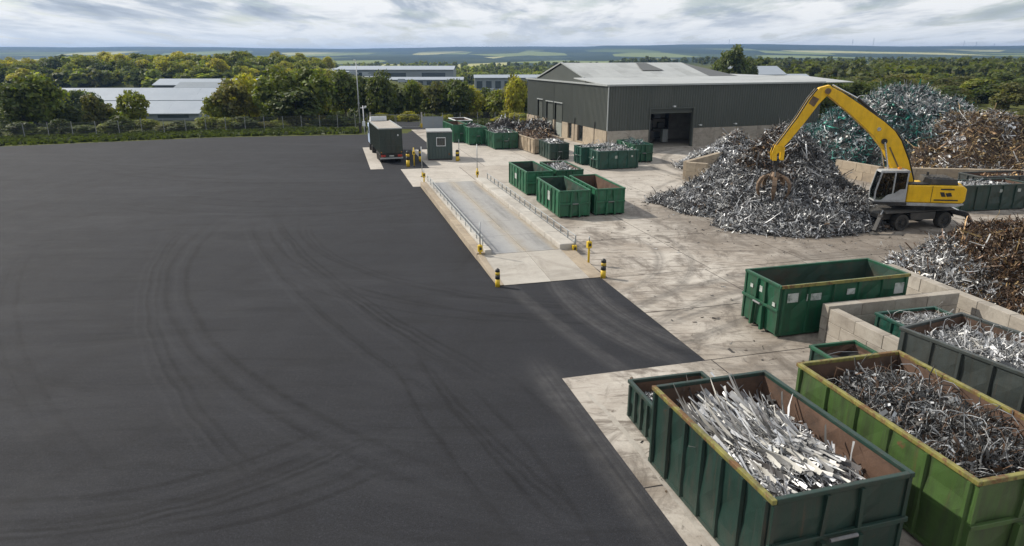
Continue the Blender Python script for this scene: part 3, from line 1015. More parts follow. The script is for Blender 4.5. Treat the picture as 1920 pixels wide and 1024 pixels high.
def heap(name, label, cones, zones_, n_small, lone, seed, bed='scrap_bed', group=None, size=0.8, rough=0.25, res=0.45, floor=0.0):
    """cones: (cx,cy,rx,ry,rot,height,power); zones_: list of (palette, weight, test(x,y,z) or None)"""
    r = np.random.default_rng(seed)
    cx0, cy0 = cones[0][0], cones[0][1]
    root = thing(name, label, 'scrap heap', (cx0, cy0, 0), 0, group)

    def H(x, y):
        x = np.asarray(x, float) + cx0
        y = np.asarray(y, float) + cy0
        x2 = x + 0.5 * fbm(x, y, 0.5, seed + 1)
        y2 = y + 0.5 * fbm(x, y, 0.5, seed + 2)
        h = np.zeros_like(x) - 0.35
        for (cx, cy, rx, ry, rot, hh, pw_) in cones:
            c_, s_ = math.cos(rot), math.sin(rot)
            u = ((x2 - cx) * c_ + (y2 - cy) * s_) / rx
            v = (-(x2 - cx) * s_ + (y2 - cy) * c_) / ry
            d = np.hypot(u, v)
            d = np.sqrt(d * d + 0.012)
            t_ = np.where(d < 1, hh * np.clip(1 - d, 0, 1) ** pw_, -0.35 - (d - 1) * 2)
            h = np.maximum(h, t_)
        return np.where(h > -0.3, h + rough * fbm(x, y, 1.1, seed + 3) * np.clip(h, 0.05, 1.0), h)

    xs0 = min(c[0] - max(c[2], c[3]) for c in cones) - cx0 - 0.6
    xs1 = max(c[0] + max(c[2], c[3]) for c in cones) - cx0 + 0.6
    ys0 = min(c[1] - max(c[2], c[3]) for c in cones) - cy0 - 0.6
    ys1 = max(c[1] + max(c[2], c[3]) for c in cones) - cy0 + 0.6
    nx, ny = int((xs1 - xs0) / res), int((ys1 - ys0) / res)
    gx, gy = np.meshgrid(np.linspace(xs0, xs1, nx + 1), np.linspace(ys0, ys1, ny + 1))
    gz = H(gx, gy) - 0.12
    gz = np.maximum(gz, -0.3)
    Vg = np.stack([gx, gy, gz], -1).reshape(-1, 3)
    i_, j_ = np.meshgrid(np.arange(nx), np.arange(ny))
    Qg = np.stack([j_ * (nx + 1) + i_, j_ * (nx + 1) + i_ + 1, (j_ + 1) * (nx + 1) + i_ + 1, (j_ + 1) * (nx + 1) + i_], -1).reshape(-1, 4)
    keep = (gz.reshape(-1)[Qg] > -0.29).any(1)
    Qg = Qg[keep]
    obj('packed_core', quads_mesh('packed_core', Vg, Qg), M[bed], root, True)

    def sampler(test=None):
        def f(n):
            got = []
            k = 0
            while k < n:
                m = n * 6
                xy = np.stack([r.uniform(xs0, xs1, m), r.uniform(ys0, ys1, m)], 1)
                z = H(xy[:, 0], xy[:, 1])
                ok = z > 0.02
                if test is not None:
                    ok &= test(xy[:, 0] + cx0, xy[:, 1] + cy0, z)
                got.append(xy[ok])
                k += int(ok.sum())
            return np.concatenate(got)[:n]
        return f
    Vs, Qs, Cs, off = [], [], [], 0
    for pal, wgt, test, mixk in zones_:
        n = int(n_small * wgt)
        cnt = {k: int(n * f) for k, f in mixk.items()}
        V_, Q_, C_ = scrap_cloud(r, H, sampler(test), cnt, pal, size)
        Vs.append(V_)
        Qs.append(Q_ + off)
        Cs.append(C_)
        off += len(V_)
    o = obj('loose_scrap', quads_mesh('loose_scrap', np.concatenate(Vs), np.concatenate(Qs), np.concatenate(Cs)), M['scrap'], root)
    o['kind'] = 'stuff'
    for (n, kinds, mats, sz, test) in lone:
        lone_pieces(root, r, H, sampler(test), n, kinds, mats, sz, 0.28)
    return root


# ------------------------------------------------------------------ warehouse
WY = 19.2
wh = thing('warehouse', 'large dark olive steel warehouse with pale roof and concrete base', 'warehouse', (12.52, 91.23, 0), WY)
WU, WV, EAVE, BASE = 34.5, 30.0, 8.2, 2.5


def clad(parent, p, d, n, L, z0, z1, name='cladding_panel', mat='clad', pitch=0.38, dep=0.055):
    """one trapezoid-profiled sheet from p along d (2D), outward n"""
    mbx = MB()
    prof = []
    k = max(1, round(L / pitch))
    pt = L / k
    for i in range(k):
        a = i * pt
        prof += [(a, 0), (a + pt * 0.42, 0), (a + pt * 0.52, dep), (a + pt * 0.90, dep)]
    prof.append((L, 0))
    v = []
    for (s_, o_) in prof:
        for z in (z0, z1):
            v.append((p[0] + d[0] * s_ + n[0] * o_, p[1] + d[1] * s_ + n[1] * o_, z))
    f = [(2 * i, 2 * i + 2, 2 * i + 3, 2 * i + 1) for i in range(len(prof) - 1)]
    mbx.add(v, f)
    return mbx.build(name, M[mat], parent)


def split(a, b, n):
    return [(a + (b - a) * i / n, a + (b - a) * (i + 1) / n) for i in range(n)]


DU0, DU1, DH = 6.3, 12.9, 5.15
for a, b in [(0, 3.15), (3.15, DU0)] + split(DU1, WU, 6):
    clad(wh, (a, 0), (1, 0), (0, -1), b - a - 0.015, BASE, EAVE)
    MB().box(a + 0.01, b - 0.01, -0.12, 0.16, 0, BASE - 0.02).build('concrete_panel', M['block'], wh)
for a, b in split(DU0, DU1, 2):
    clad(wh, (a, 0), (1, 0), (0, -1), b - a - 0.015, DH, EAVE)
MB().box(DU0 - 0.18, DU0, -0.16, 0.4, 0, DH).build('door_jamb', M['clad'], wh)
MB().box(DU1, DU1 + 0.18, -0.16, 0.4, 0, DH).build('door_jamb', M['clad'], wh)
MB().box(DU0 - 0.18, DU1 + 0.18, -0.16, 0.4, DH, DH + 0.16).build('door_lintel', M['clad'], wh)
MB().box(DU0, DU1, 0.2, 0.55, DH - 0.6, DH - 0.005).build('roller_shutter_box', M['clad'], wh)
MB().box(0.4, WU - 0.4, 8.6, 8.8, 0.03, 6.5).build('added_pale_wall', M['pale_block'], wh)  # pale wall added inside to brighten the view through the door
# left wall, with three tall doors and low openings
doors = [(14.9, 17.9, 5.1), (18.5, 21.4, 5.1), (22.9, 25.2, 5.2)]
lowop = [(7.3, 9.2), (11.2, 12.6)]
edges = [0, 3.8, 7.3, 9.2, 11.2, 12.6, 14.9, 17.9, 18.5, 21.4, 22.9, 25.2, 27.6, 30]
for a, b in zip(edges[:-1], edges[1:]):
    dr = [d for d in doors if abs(d[0] - a) < 0.01]
    lo = [d for d in lowop if abs(d[0] - a) < 0.01]
    z0 = dr[0][2] if dr else BASE
    clad(wh, (0, b), (0, -1), (-1, 0), b - a - 0.015, z0, EAVE)
    if dr:
        dz = dr[0][2]
        MB().box(0.16, 0.30, a + 0.05, b - 0.05, 2.2, dz).build('sliding_door', M['clad'], wh)
        MB().box(0.14, 0.28, a + 0.05, b - 0.05, 0.02, 2.18).build('door_sheet', M['panel_pale'], wh)
        MB().box(-0.14, 0.12, a - 0.1, a, 0, dz).build('door_jamb', M['clad'], wh)
        MB().box(-0.14, 0.12, a - 0.1, b + 0.1, dz, dz + 0.14).build('door_lintel', M['trim'], wh)
    elif lo:
        MB().box(0.10, 0.20, a, b, 0.3, BASE).build('opening_infill', M['glass'], wh)  # dark glass panel filling a low wall opening
        MB().box(-0.12, 0.16, a, b, 0, 0.3).build('concrete_panel', M['tan_wall'], wh)
    else:
        MB().box(-0.12, 0.16, a + 0.01, b - 0.01, 0, BASE - 0.02).build('concrete_panel', M['tan_wall'], wh)
# far walls
MB().box(WU - 0.2, WU, 0.17, WV - 0.2, 0, EAVE).build('wall', M['clad'], wh)
MB().box(0.31, WU - 0.2, WV - 0.2, WV, 0, EAVE).build('wall', M['clad'], wh)
MB().box(0.17, WU - 0.21, 0.17, WV - 0.21, 0.0, 0.03).build('floor', M['floor_in'], wh)
MB().box(-0.10, 0.02, -0.10, 0.02, BASE, EAVE).build('corner_flashing', M['trim'], wh)
MB().box(-0.16, WU + 0.2, -0.28, -0.08, EAVE, EAVE + 0.22).build('gutter', M['trim'], wh)
MB().box(-0.28, -0.08, -0.08, WV + 0.2, EAVE, EAVE + 0.22).build('gutter', M['trim'], wh)
# roofs: low front lean-to, then main gable with hipped right end
LV, LZ, RV, RZ = 11.0, 8.95, 19.6, 10.9
mbr = MB()
mbr.add([(-0.08, -0.1, EAVE + 0.12), (WU + 5.5, -0.1, EAVE + 0.12), (WU + 5.5, LV, LZ), (-0.08, LV, LZ),
         (-0.08, -0.1, EAVE), (WU + 5.5, -0.1, EAVE), (WU + 5.5, LV, LZ - 0.12), (-0.08, LV, LZ - 0.12)],
        [(0, 1, 2, 3), (7, 6, 5, 4), (4, 5, 1, 0), (5, 6, 2, 1), (7, 4, 0, 3), (6, 7, 3, 2)])
mbr.build('lean_to_roof', M['roof'], wh)
HU = 27.0
nb = 12
for i in range(nb):
    a, b = 1.6 + (HU - 4 - 1.6) * i / nb, 1.6 + (HU - 4 - 1.6) * (i + 1) / nb
    MB().add([(a + .01, LV + .01, LZ - 0.10), (b - .01, LV + .01, LZ - 0.10), (b - .01, RV, RZ), (a + .01, RV, RZ), (a + .01, LV + .01, LZ - 0.2), (b - .01, LV + .01, LZ - 0.2), (b - .01, RV, RZ - 0.1), (a + .01, RV, RZ - 0.1)],
             [(0, 1, 2, 3), (7, 6, 5, 4), (4, 5, 1, 0), (5, 6, 2, 1), (7, 4, 0, 3), (6, 7, 3, 2)]).build('roof_sheet', M['roof'], wh)
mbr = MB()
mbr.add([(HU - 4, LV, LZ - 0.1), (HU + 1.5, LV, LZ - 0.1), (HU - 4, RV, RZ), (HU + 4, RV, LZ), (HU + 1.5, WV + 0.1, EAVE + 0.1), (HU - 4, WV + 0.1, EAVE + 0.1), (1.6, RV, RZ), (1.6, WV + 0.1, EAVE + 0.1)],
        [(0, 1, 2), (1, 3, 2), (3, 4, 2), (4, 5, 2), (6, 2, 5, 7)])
mbr.build('hipped_roof_end', M['roof_dark'], wh)  # dark sheet colour stands in for shade on the side away from the sun
mbr = MB()
mbr.add([(1.7, LV, EAVE), (1.7, WV, EAVE), (1.7, WV, EAVE + 0.1), (1.7, 24.3, 9.45), (1.7, RV, RZ - 0.12), (1.7, LV, LZ - 0.2)], [(0, 5, 4, 3, 2, 1)])
mbr.build('gable_wall', M['clad'], wh)
MB().bar((1.62, LV, LZ - 0.02), (1.62, RV, RZ + 0.06), 0.22, 0.18).build('barge_board', M['trim'], wh)
MB().bar((1.62, RV, RZ + 0.06), (1.62, WV, EAVE + 0.2), 0.22, 0.18).build('barge_board', M['trim'], wh)
MB().box(HU + 1, WU + 5.5, LV, WV, LZ - 0.35, LZ - 0.2).build('flat_roof', M['roof'], wh)
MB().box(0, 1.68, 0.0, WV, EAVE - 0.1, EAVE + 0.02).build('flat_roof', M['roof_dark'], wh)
# patch of dark patched sheets on the front slope
MB().add([(13.0, 14.6, 9.81), (16.8, 14.6, 9.81), (16.2, 19.2, 10.87), (14.4, 19.2, 10.87)], [(0, 1, 2, 3)]).build('roof_patch', M['roof_dark'], wh)
for u_ in (9.6, 13.9, 19.6):
    mbx = MB().bar((u_, -0.1, 5.5 if u_ < 12 else 2.9), (u_, -0.55, 5.55 if u_ < 12 else 2.95), 0.06, 0.06)
    mbx.box(u_ - 0.12, u_ + 0.12, -0.75, -0.5, 5.42 if u_ < 12 else 2.85, 5.6 if u_ < 12 else 3.02)
    mbx.build('floodlight', M['white'], wh)
for v_ in (3.6, 10.2):
    MB().tube([(-0.12, v_, 0.1), (-0.12, v_, 3.4)], 0.06, 6).build('downpipe', M['black'], wh)
# things inside the open door
wx, wyy = math.cos(R(WY)), math.sin(R(WY))


def whp(u, v, z=0):
    return (12.52 + u * wx - v * wyy, 91.23 + u * wyy + v * wx, z)


t = thing('baling_machine', 'black baling machine seen through the warehouse door', 'machine', whp(6.9, 3.4, 0.03), WY)
MB().box(0, 2.2, 0, 3, 0.3, 1.9).box(0.2, 0.6, 0.1, 2.6, 0, 0.3).box(1.6, 2.0, 0.1, 2.6, 0, 0.3).build('frame', M['black'], t, bevel=0.04)
MB().prism([(0.3, 1.9), (1.9, 1.9), (2.2, 3.3), (0.0, 3.3)], 0.4, 2.2).build('hopper', M['chassis'], t)
MB().tube([(1.1, -0.6, 1.2), (1.1, 0, 1.2)], 0.22, 10).build('ram', M['black'], t)
t = thing('metal_cabinet', 'pale metal cabinet standing inside the warehouse door', 'cabinet', whp(11.2, 4.6, 0.03), WY)
MB().box(0, 0.9, 0, 0.6, 0.08, 1.9).build('carcass', M['panel_pale'], t, bevel=0.02)
MB().box(0.03, 0.43, -0.03, -0.003, 0.15, 1.85).build('door', M['trim'], t)
MB().box(0.47, 0.87, -0.03, -0.003, 0.15, 1.85).build('door', M['trim'], t)
t = thing('pallet_rack', 'dark pallet rack deep inside the warehouse', 'rack', whp(8.5, 7.4, 0.03), WY)
for xx in (0, 2.6, 5.2):
    MB().box(xx, xx + 0.1, 0, 0.9, 0, 4).build('upright', M['black'], t)
for zz_ in (0.3, 1.7, 3.1):
    MB().box(0.1, 5.2, 0.02, 0.88, zz_, zz_ + 0.12).build('shelf', M['chassis'], t)
for k, (xx, zz_) in enumerate(((0.4, 0.42), (1.6, 0.42), (3.0, 0.42), (0.7, 1.82), (3.6, 1.82), (2.9, 3.22))):
    tag(MB().box(0, 0.9, 0, 0.7, 0, 0.8).build('crate', M['fargrey' if k % 2 else 'fardark'], None, bevel=0.03),
        'dim crate on the rack inside the warehouse', 'crate', 'crates on the warehouse rack').location = whp(8.5 + xx, 7.5, 0.03 + zz_)

# ------------------------------------------------------------------ weighbridge
wb = thing('weighbridge', 'long steel deck lorry weighbridge with concrete side beams and ramp', 'weighbridge', (-0.84, 35.25, 0), YAW)
DZ = 0.34
for j, (a, b) in enumerate(split(5.1, 30.6, 6)):
    for (x0, x1) in ((0.95, 3.14), (3.16, 5.33)):
        MB().box(x0, x1 - 0.0, a + 0.012, b - 0.012, 0.05, DZ).build('deck_plate', M['deck'], wb)
# ramps: two strips each
for (x0, x1) in ((0.42, 3.13), (3.15, 5.4)):
    MB().prism([(0, 0.018), (5.06, 0.018), (5.06, DZ - 0.005), (0.0, 0.03)], 0, 1).build('ramp_slab', M['pale_block'], wb).matrix_local = Matrix(((0, x1 - x0, 0, x0), (1, 0, 0, 0), (0, 0, 1, 0), (0, 0, 0, 1)))
    MB().prism([(30.64, 0.018), (34.4, 0.018), (34.4, 0.03), (30.64, DZ - 0.005)], 0, 1).build('ramp_slab', M['pale_block'], wb).matrix_local = Matrix(((0, x1 - x0, 0, x0), (1, 0, 0, 0), (0, 0, 1, 0), (0, 0, 0, 1)))
MB().prism([(0, 0.018), (5.06, 0.018), (5.06, DZ - 0.06), (0, 0.026)], 0, 1).build('ramp_shoulder', M['tan_wall'], wb).matrix_local = Matrix(((0, 0.9, 0, 5.42), (1, 0, 0, 0), (0, 0, 1, 0), (0, 0, 0, 1)))
MB().prism([(0, 0.018), (5.06, 0.018), (5.06, DZ + 0.04), (0, 0.06)], 0, 1).build('ramp_kerb', M['tan_wall'], wb).matrix_local = Matrix(((0, 0.38, 0, 0.02), (1, 0, 0, 0), (0, 0, 1, 0), (0, 0, 0, 1)))
for a, b in split(5.1, 30.6, 8):
    MB().box(0.0, 0.52, a + 0.01, b - 0.01, 0, 0.46).build('plinth_block', M['tan_wall'], wb, bevel=0.02)
    MB().box(0.53, 0.93, a + 0.01, b - 0.01, 0, 0.62).build('side_beam', M['pale_block'], wb, bevel=0.03)
    MB().box(5.36, 6.38, a + 0.01, b - 0.01, 0, 0.66).build('side_beam', M['pale_block'], wb, bevel=0.06)


def railing(name, label, loc, yaw, L, n, h, mat, rails, post=0.07):
    t = thing(name, label, 'railing', loc, yaw)
    for k in range(n):
        y = L * k / (n - 1)
        MB().box(-post / 2, post / 2, y - post / 2, y + post / 2, 0, h).build('post', M[mat], t)
    for rz in rails:
        MB().tube([(0, 0, rz * h), (0, L, rz * h)], 0.032, 6).build('rail', M[mat], t)
    return t


def wbp(x, y, z=0.0):
    return (-0.84 + x * cy_ - y * sy_, 35.25 + x * sy_ + y * cy_, z)


rl = railing('guard_railing', 'galvanised railing along the right side of the weighbridge', wbp(6.55, 5.5), YAW, 25, 18, 1.05, 'galv', (0.98, 0.55))
mbw = MB()
for k in range(125):
    y = 25 * k / 124
    mbw.box(-0.006, 0.006, y - 0.006, y + 0.006, 0.1, 0.55)
mbw.build('wire_mesh', M['wire'], rl)
railing('guard_railing', 'low pale railing on the left side beam of the weighbridge', wbp(0.62, 6.2, 0.60), YAW, 23.6, 14, 0.62, 'trim', (0.96, 0.5), 0.06)


def bollard(label, loc, h=1.05, r=0.13, stripes=True):
    t = thing('bollard', label, 'bollard', loc, 0, 'yellow and black bollards')
    MB().tube([(0, 0, 0), (0, 0, h * 0.42)], r, 12).build('post', M['yellow'], t, True)
    MB().tube([(0, 0, h * 0.421), (0, 0, h * 0.64)], r * 1.01, 12).build('black_band', M['blackpaint'], t, True)
    MB().tube([(0, 0, h * 0.641), (0, 0, h * 0.80)], r, 12).build('yellow_band', M['yellow'], t, True)
    MB().tube([(0, 0, h * 0.801), (0, 0, h * 0.93), (0, 0, h)], [r, r * 0.9, r * 0.25], 12).build('cap', M['blackpaint'], t, True)
    return t


bollard('striped bollard at the left near corner of the weighbridge ramp', (-0.78, 35.2, 0))
bollard('striped bollard at the right near corner of the weighbridge ramp', (5.15, 36.7, 0), 1.15, 0.15)
bollard('striped bollard beside the right corner of the dark site cabin', (-6.5, 81.6, 0), 1.35, 0.2)
bollard('striped bollard beside the lorry rear, nearest of the trio', (-11.75, 77.3, 0), 1.8, 0.2)
bollard('thin striped bollard between lorry and cabin, farthest of the trio', (-10.9, 81.2, 0), 1.5, 0.14)


def signal_post(name, label, loc, h, head, yellow_h):
    t = thing(name, label, 'post', loc, YAW)
    MB().box(-0.16, 0.16, -0.16, 0.16, 0, 0.05).build('base_plate', M['black'], t)
    MB().tube([(0, 0, 0.05), (0, 0, yellow_h)], 0.07, 8).build('lower_post', M['yellow'], t, True)
    MB().tube([(0, 0, yellow_h), (0, 0, h)], 0.04, 8).build('upper_post', M['galv'], t, True)
    if head:
        MB().box(-0.14, 0.14, -0.12, 0.12, head - 0.2, head + 0.2).build('control_box', M['yellow'], t, bevel=0.02)
        MB().box(-0.06, 0.06, -0.20, -0.12, head - 0.05, head + 0.1).build('key_pad', M['blackpaint'], t)
    return t


signal_post('signal_post', 'thin rusty pole on yellow base at the near left end of the weighbridge', (-1.95, 40.25, 0.0), 2.4, 0.75, 1.0)
signal_post('signal_post', 'yellow key pad post on the concrete right of the weighbridge ramp', (4.6, 39.3, 0.0), 1.75, 1.25, 1.5)
signal_post('signal_post', 'short yellow box post at the end of the right railing', (3.95, 41.7, 0.0), 0.95, 0.35, 0.5)
signal_post('signal_post', 'small post at the far left end of the weighbridge', (-8.5, 65.6, 0.0), 1.6, 1.0, 0.8)
signal_post('signal_post', 'tall thin camera pole at the far right end of the weighbridge', (-3.5, 68.6, 0.0), 3.6, 0.7, 1.2)
signal_post('signal_post', 'bent yellow ticket post behind the lorry', (-11.1, 77.6, 0.0), 2.1, 1.5, 2.1)
signal_post('signal_post', 'hair thin antenna pole on the left of the far weighbridge ramp', (-9.3, 70.5, 0.0), 3.1, 0, 0.5)
signal_post('signal_post', 'thin dark pole behind the bollard right of the cabin', (-6.35, 82.3, 0.0), 2.5, 0, 0.3)

# ------------------------------------------------------------------ site cabin
cb = thing('site_cabin', 'dark green flat roofed site cabin with one white framed window', 'cabin', (-10.0, 82.0, 0), 9)
CW, CD, CH = 2.85, 3.4, 3.3
for a, b in split(0, CW, 4):
    clad(cb, (a, 0), (1, 0), (0, -1), b - a - 0.01, 0.2, CH, 'wall_panel', 'cabin', 0.36, 0.03)
for a, b in split(0, CD, 4):
    clad(cb, (0, b), (0, -1), (-1, 0), b - a - 0.01, 0.2, CH, 'wall_panel', 'cabin', 0.36, 0.03)
MB().box(0.02, CW, 0.06, CD, 0.2, CH - 0.01).build('wall', M['cabin'], cb)
MB().box(-0.10, CW + 0.08, -0.12, CD + 0.08, CH, CH + 0.14).build('roof', M['cabin_roof'], cb, bevel=0.02)
MB().box(-0.02, CW, -0.02, CD, 0.0, 0.2).build('skid_base', M['black'], cb)
for x in (0, CW):
    MB().box(x - 0.05, x + 0.05, -0.06, 0.04, 0.2, CH).build('corner_post', M['cabin'], cb)
wi = MB().box(1.05, 2.05, -0.07, -0.035, 1.75, 2.65)
wi = wi.build('window', M['glass'], cb)
for (a, b, c_, d_) in ((1.0, 2.1, 2.65, 2.72), (1.0, 2.1, 1.68, 1.75), (1.0, 1.06, 1.75, 2.65), (2.04, 2.1, 1.75, 2.65)):
    MB().box(a, b, -0.10, -0.03, c_, d_).build('window_frame', M['white'], wi)
for x in (1.35, 1.65):
    MB().box(x, x + 0.05, -0.085, -0.072, 1.75, 2.65).build('window_bar', M['cabin'], wi)
dd = MB().box(-0.07, -0.035, 0.5, 1.5, 0.3, 2.5).build('door', M['panel_pale'], cb)
MB().box(-0.12, -0.07, 0.6, 0.7, 1.3, 1.42).build('handle', M['black'], dd)
MB().box(2.4, 2.62, -0.06, -0.034, 0.6, 0.85).build('vent', M['rusty'], cb)

# ------------------------------------------------------------------ lorry
tk = thing('tipper_lorry', 'articulated tipper lorry with dark green trailer seen from behind', 'lorry', (-15.3, 79.6, 0), 17.3)
TW, TL, TB, TH = 2.65, 10.5, 1.2, 3.95
mbt = MB()
for x0, x1 in ((0, 0.05), (TW - 0.05, TW)):
    mbt.box(x0, x1, 0.05, TL, TB, TH)
mbt.box(0.05, TW - 0.05, TL - 0.05, TL, TB, TH).box(0.05, TW - 0.05, 0.05, TL - 0.05, TB, TB + 0.06)
mbt.build('trailer_body', M['truckgreen'], tk)
for k in range(12):
    y = 0.35 + k * 0.88
    MB().box(-0.06, -0.001, y, y + 0.10, TB, TH - 0.1).build('rib', M['truckgreen'], tk)
    MB().box(TW + 0.001, TW + 0.06, y, y + 0.10, TB, TH - 0.1).build('rib', M['truckgreen'], tk)
td = MB().box(0.02, TW - 0.02, -0.04, 0.045, TB - 0.05, TH - 0.05).build('tailgate', M['truckgreen'], tk)
for x in (0.02, 0.68, 1.30, 1.93, TW - 0.10):
    MB().box(x, x + 0.08, -0.09, -0.042, TB - 0.05, TH - 0.05).build('tailgate_rib', M['truckgreen'], td)
for z in (TB + 0.75, TB + 1.6):
    MB().box(0.11, TW - 0.12, -0.075, -0.043, z, z + 0.07).build('tailgate_bar', M['truckgreen'], td)
MB().box(2.1, 2.22, -0.06, -0.044, 3.1, 3.3).build('reflector', M['white'], td)
for (x0, x1, y0, y1) in ((-0.05, 0.07, 0, TL), (TW - 0.07, TW + 0.05, 0, TL), (0.07, TW - 0.07, -0.04, 0.08)):
    MB().box(x0, x1, y0, y1, TH - 0.04, TH + 0.08).build('top_rail', M['trim'], tk)
MB().grid((0.06, 0.1, TH + 0.0), (TW - 0.12, 0, 0), (0, TL - 0.2, 0), 8, 24, lambda i, j: (0, 0, -0.10 * math.sin(math.pi * i / 8) * (0.6 + 0.4 * math.sin(j * 1.6)) + random.uniform(-.015, .015))).build('tarpaulin', M['tarp'], tk, True)
MB().box(0.5, 0.75, 0.3, TL + 1, 0.85, 1.2).box(1.9, 2.15, 0.3, TL + 1, 0.85, 1.2).box(0.3, TW - 0.3, 0.1, 0.25, 0.55, 1.15).build('chassis', M['black'], tk)
MB().box(0.0, TW, -0.10, 0.05, 0.50, 0.66).build('bumper', M['galv'], tk)
for x in (0.1, TW - 0.62):
    MB().box(x, x + 0.52, -0.13, -0.02, 0.74, 0.98).build('tail_light', M['red'], tk)
for x in (0.02, TW - 0.2):
    MB().box(x, x + 0.18, -0.06, -0.042, 1.22, 1.32).build('marker_light', M['orange'], tk)
MB().box(1.05, 1.60, -0.12, -0.08, 0.78, 0.92).build('number_plate', M['patch'], tk)


def wheel(name, parent, x, y, r, wd, ax='x', hubmat='chassis', tread=True):
    """wheel with axle along local x; tyre and rim as sub-parts"""
    prof = [(-0.5, 0.62), (-0.5, 0.93), (-0.40, 1.0), (0.40, 1.0), (0.5, 0.93), (0.5, 0.62)]
    n = 24
    v, f = [], []
    for k in range(n):
        a = 2 * math.pi * k / n
        for (px_, pr) in prof:
            v.append((px_ * wd, math.cos(a) * pr * r, math.sin(a) * pr * r))
    m_ = len(prof)
    for k in range(n):
        for i in range(m_ - 1):
            a, b = k * m_ + i, ((k + 1) % n) * m_ + i
            f.append((a, b, b + 1, a + 1))
    ty = MB().add(v, f).build(name, M['tyre'], parent, False)
    ty.location = (x, y, r)
    mbh = MB()
    mbh.tube([(-0.42 * wd, 0, 0), (0.42 * wd, 0, 0)], r * 0.625, 16)
    mbh.tube([(-0.52 * wd, 0, 0), (-0.42 * wd, 0, 0)], r * 0.25, 10)
    mbh.tube([(0.42 * wd, 0, 0), (0.52 * wd, 0, 0)], r * 0.25, 10)
    mbh.build('rim', M[hubmat], ty)
    mbl = MB()
    for k in range(8):
        a = 2 * math.pi * k / 8
        for s_ in (-1, 1):
            c_ = (s_ * 0.44 * wd, math.cos(a) * r * 0.42, math.sin(a) * r * 0.42)
            mbl.box(c_[0] - 0.02, c_[0] + 0.02, c_[1] - 0.03, c_[1] + 0.03, c_[2] - 0.03, c_[2] + 0.03)
    mbl.build('wheel_nuts', M['black'], ty)
    return ty


for y in (1.3, 2.6, 3.9):
    for x in (0.32, TW - 0.32):
        wheel('wheel', tk, x, y, 0.52, 0.5)
    for x in (0.02, TW - 0.52):
        MB().box(x, x + 0.5, y - 0.55, y + 0.55, 1.09, 1.14).build('mudguard', M['black'], tk)
for y in (9.6, 12.6):
    for x in (0.32, TW - 0.32):
        wheel('wheel', tk, x, y, 0.52, 0.45)
cbx = MB()
cbx.prism([(11.0, 1.0), (13.3, 1.0), (13.35, 2.2), (13.05, 3.55), (11.0, 3.55)], 0, 1)
c0 = cbx.build('driver_cab', M['cabwhite'], tk, bevel=0.06)
c0.matrix_local = Matrix(((0, TW - 0.1, 0, 0.05), (1, 0, 0, 0), (0, 0, 1, 0), (0, 0, 0, 1)))
df = MB().prism([(11.05, 3.58), (12.9, 3.58), (12.2, 4.35), (11.05, 4.5)], 0.3, TW - 0.3).build('wind_deflector', M['white'], tk, bevel=0.05)
df.matrix_local = Matrix(((0, 1, 0, 0), (1, 0, 0, 0), (0, 0, 1, 0), (0, 0, 0, 1)))
MB().box(0.02, 0.049, 11.9, 12.8, 2.25, 3.1).build('side_window', M['glass'], tk)
for x in (-0.32, TW + 0.14):
    MB().box(x, x + 0.18, 13.0, 13.1, 2.3, 3.0).build('mirror', M['black'], tk)
MB().tube([(0.35, 10.85, 1.2), (0.35, 10.85, 3.7)], 0.08, 8).build('exhaust', M['galv'], tk)

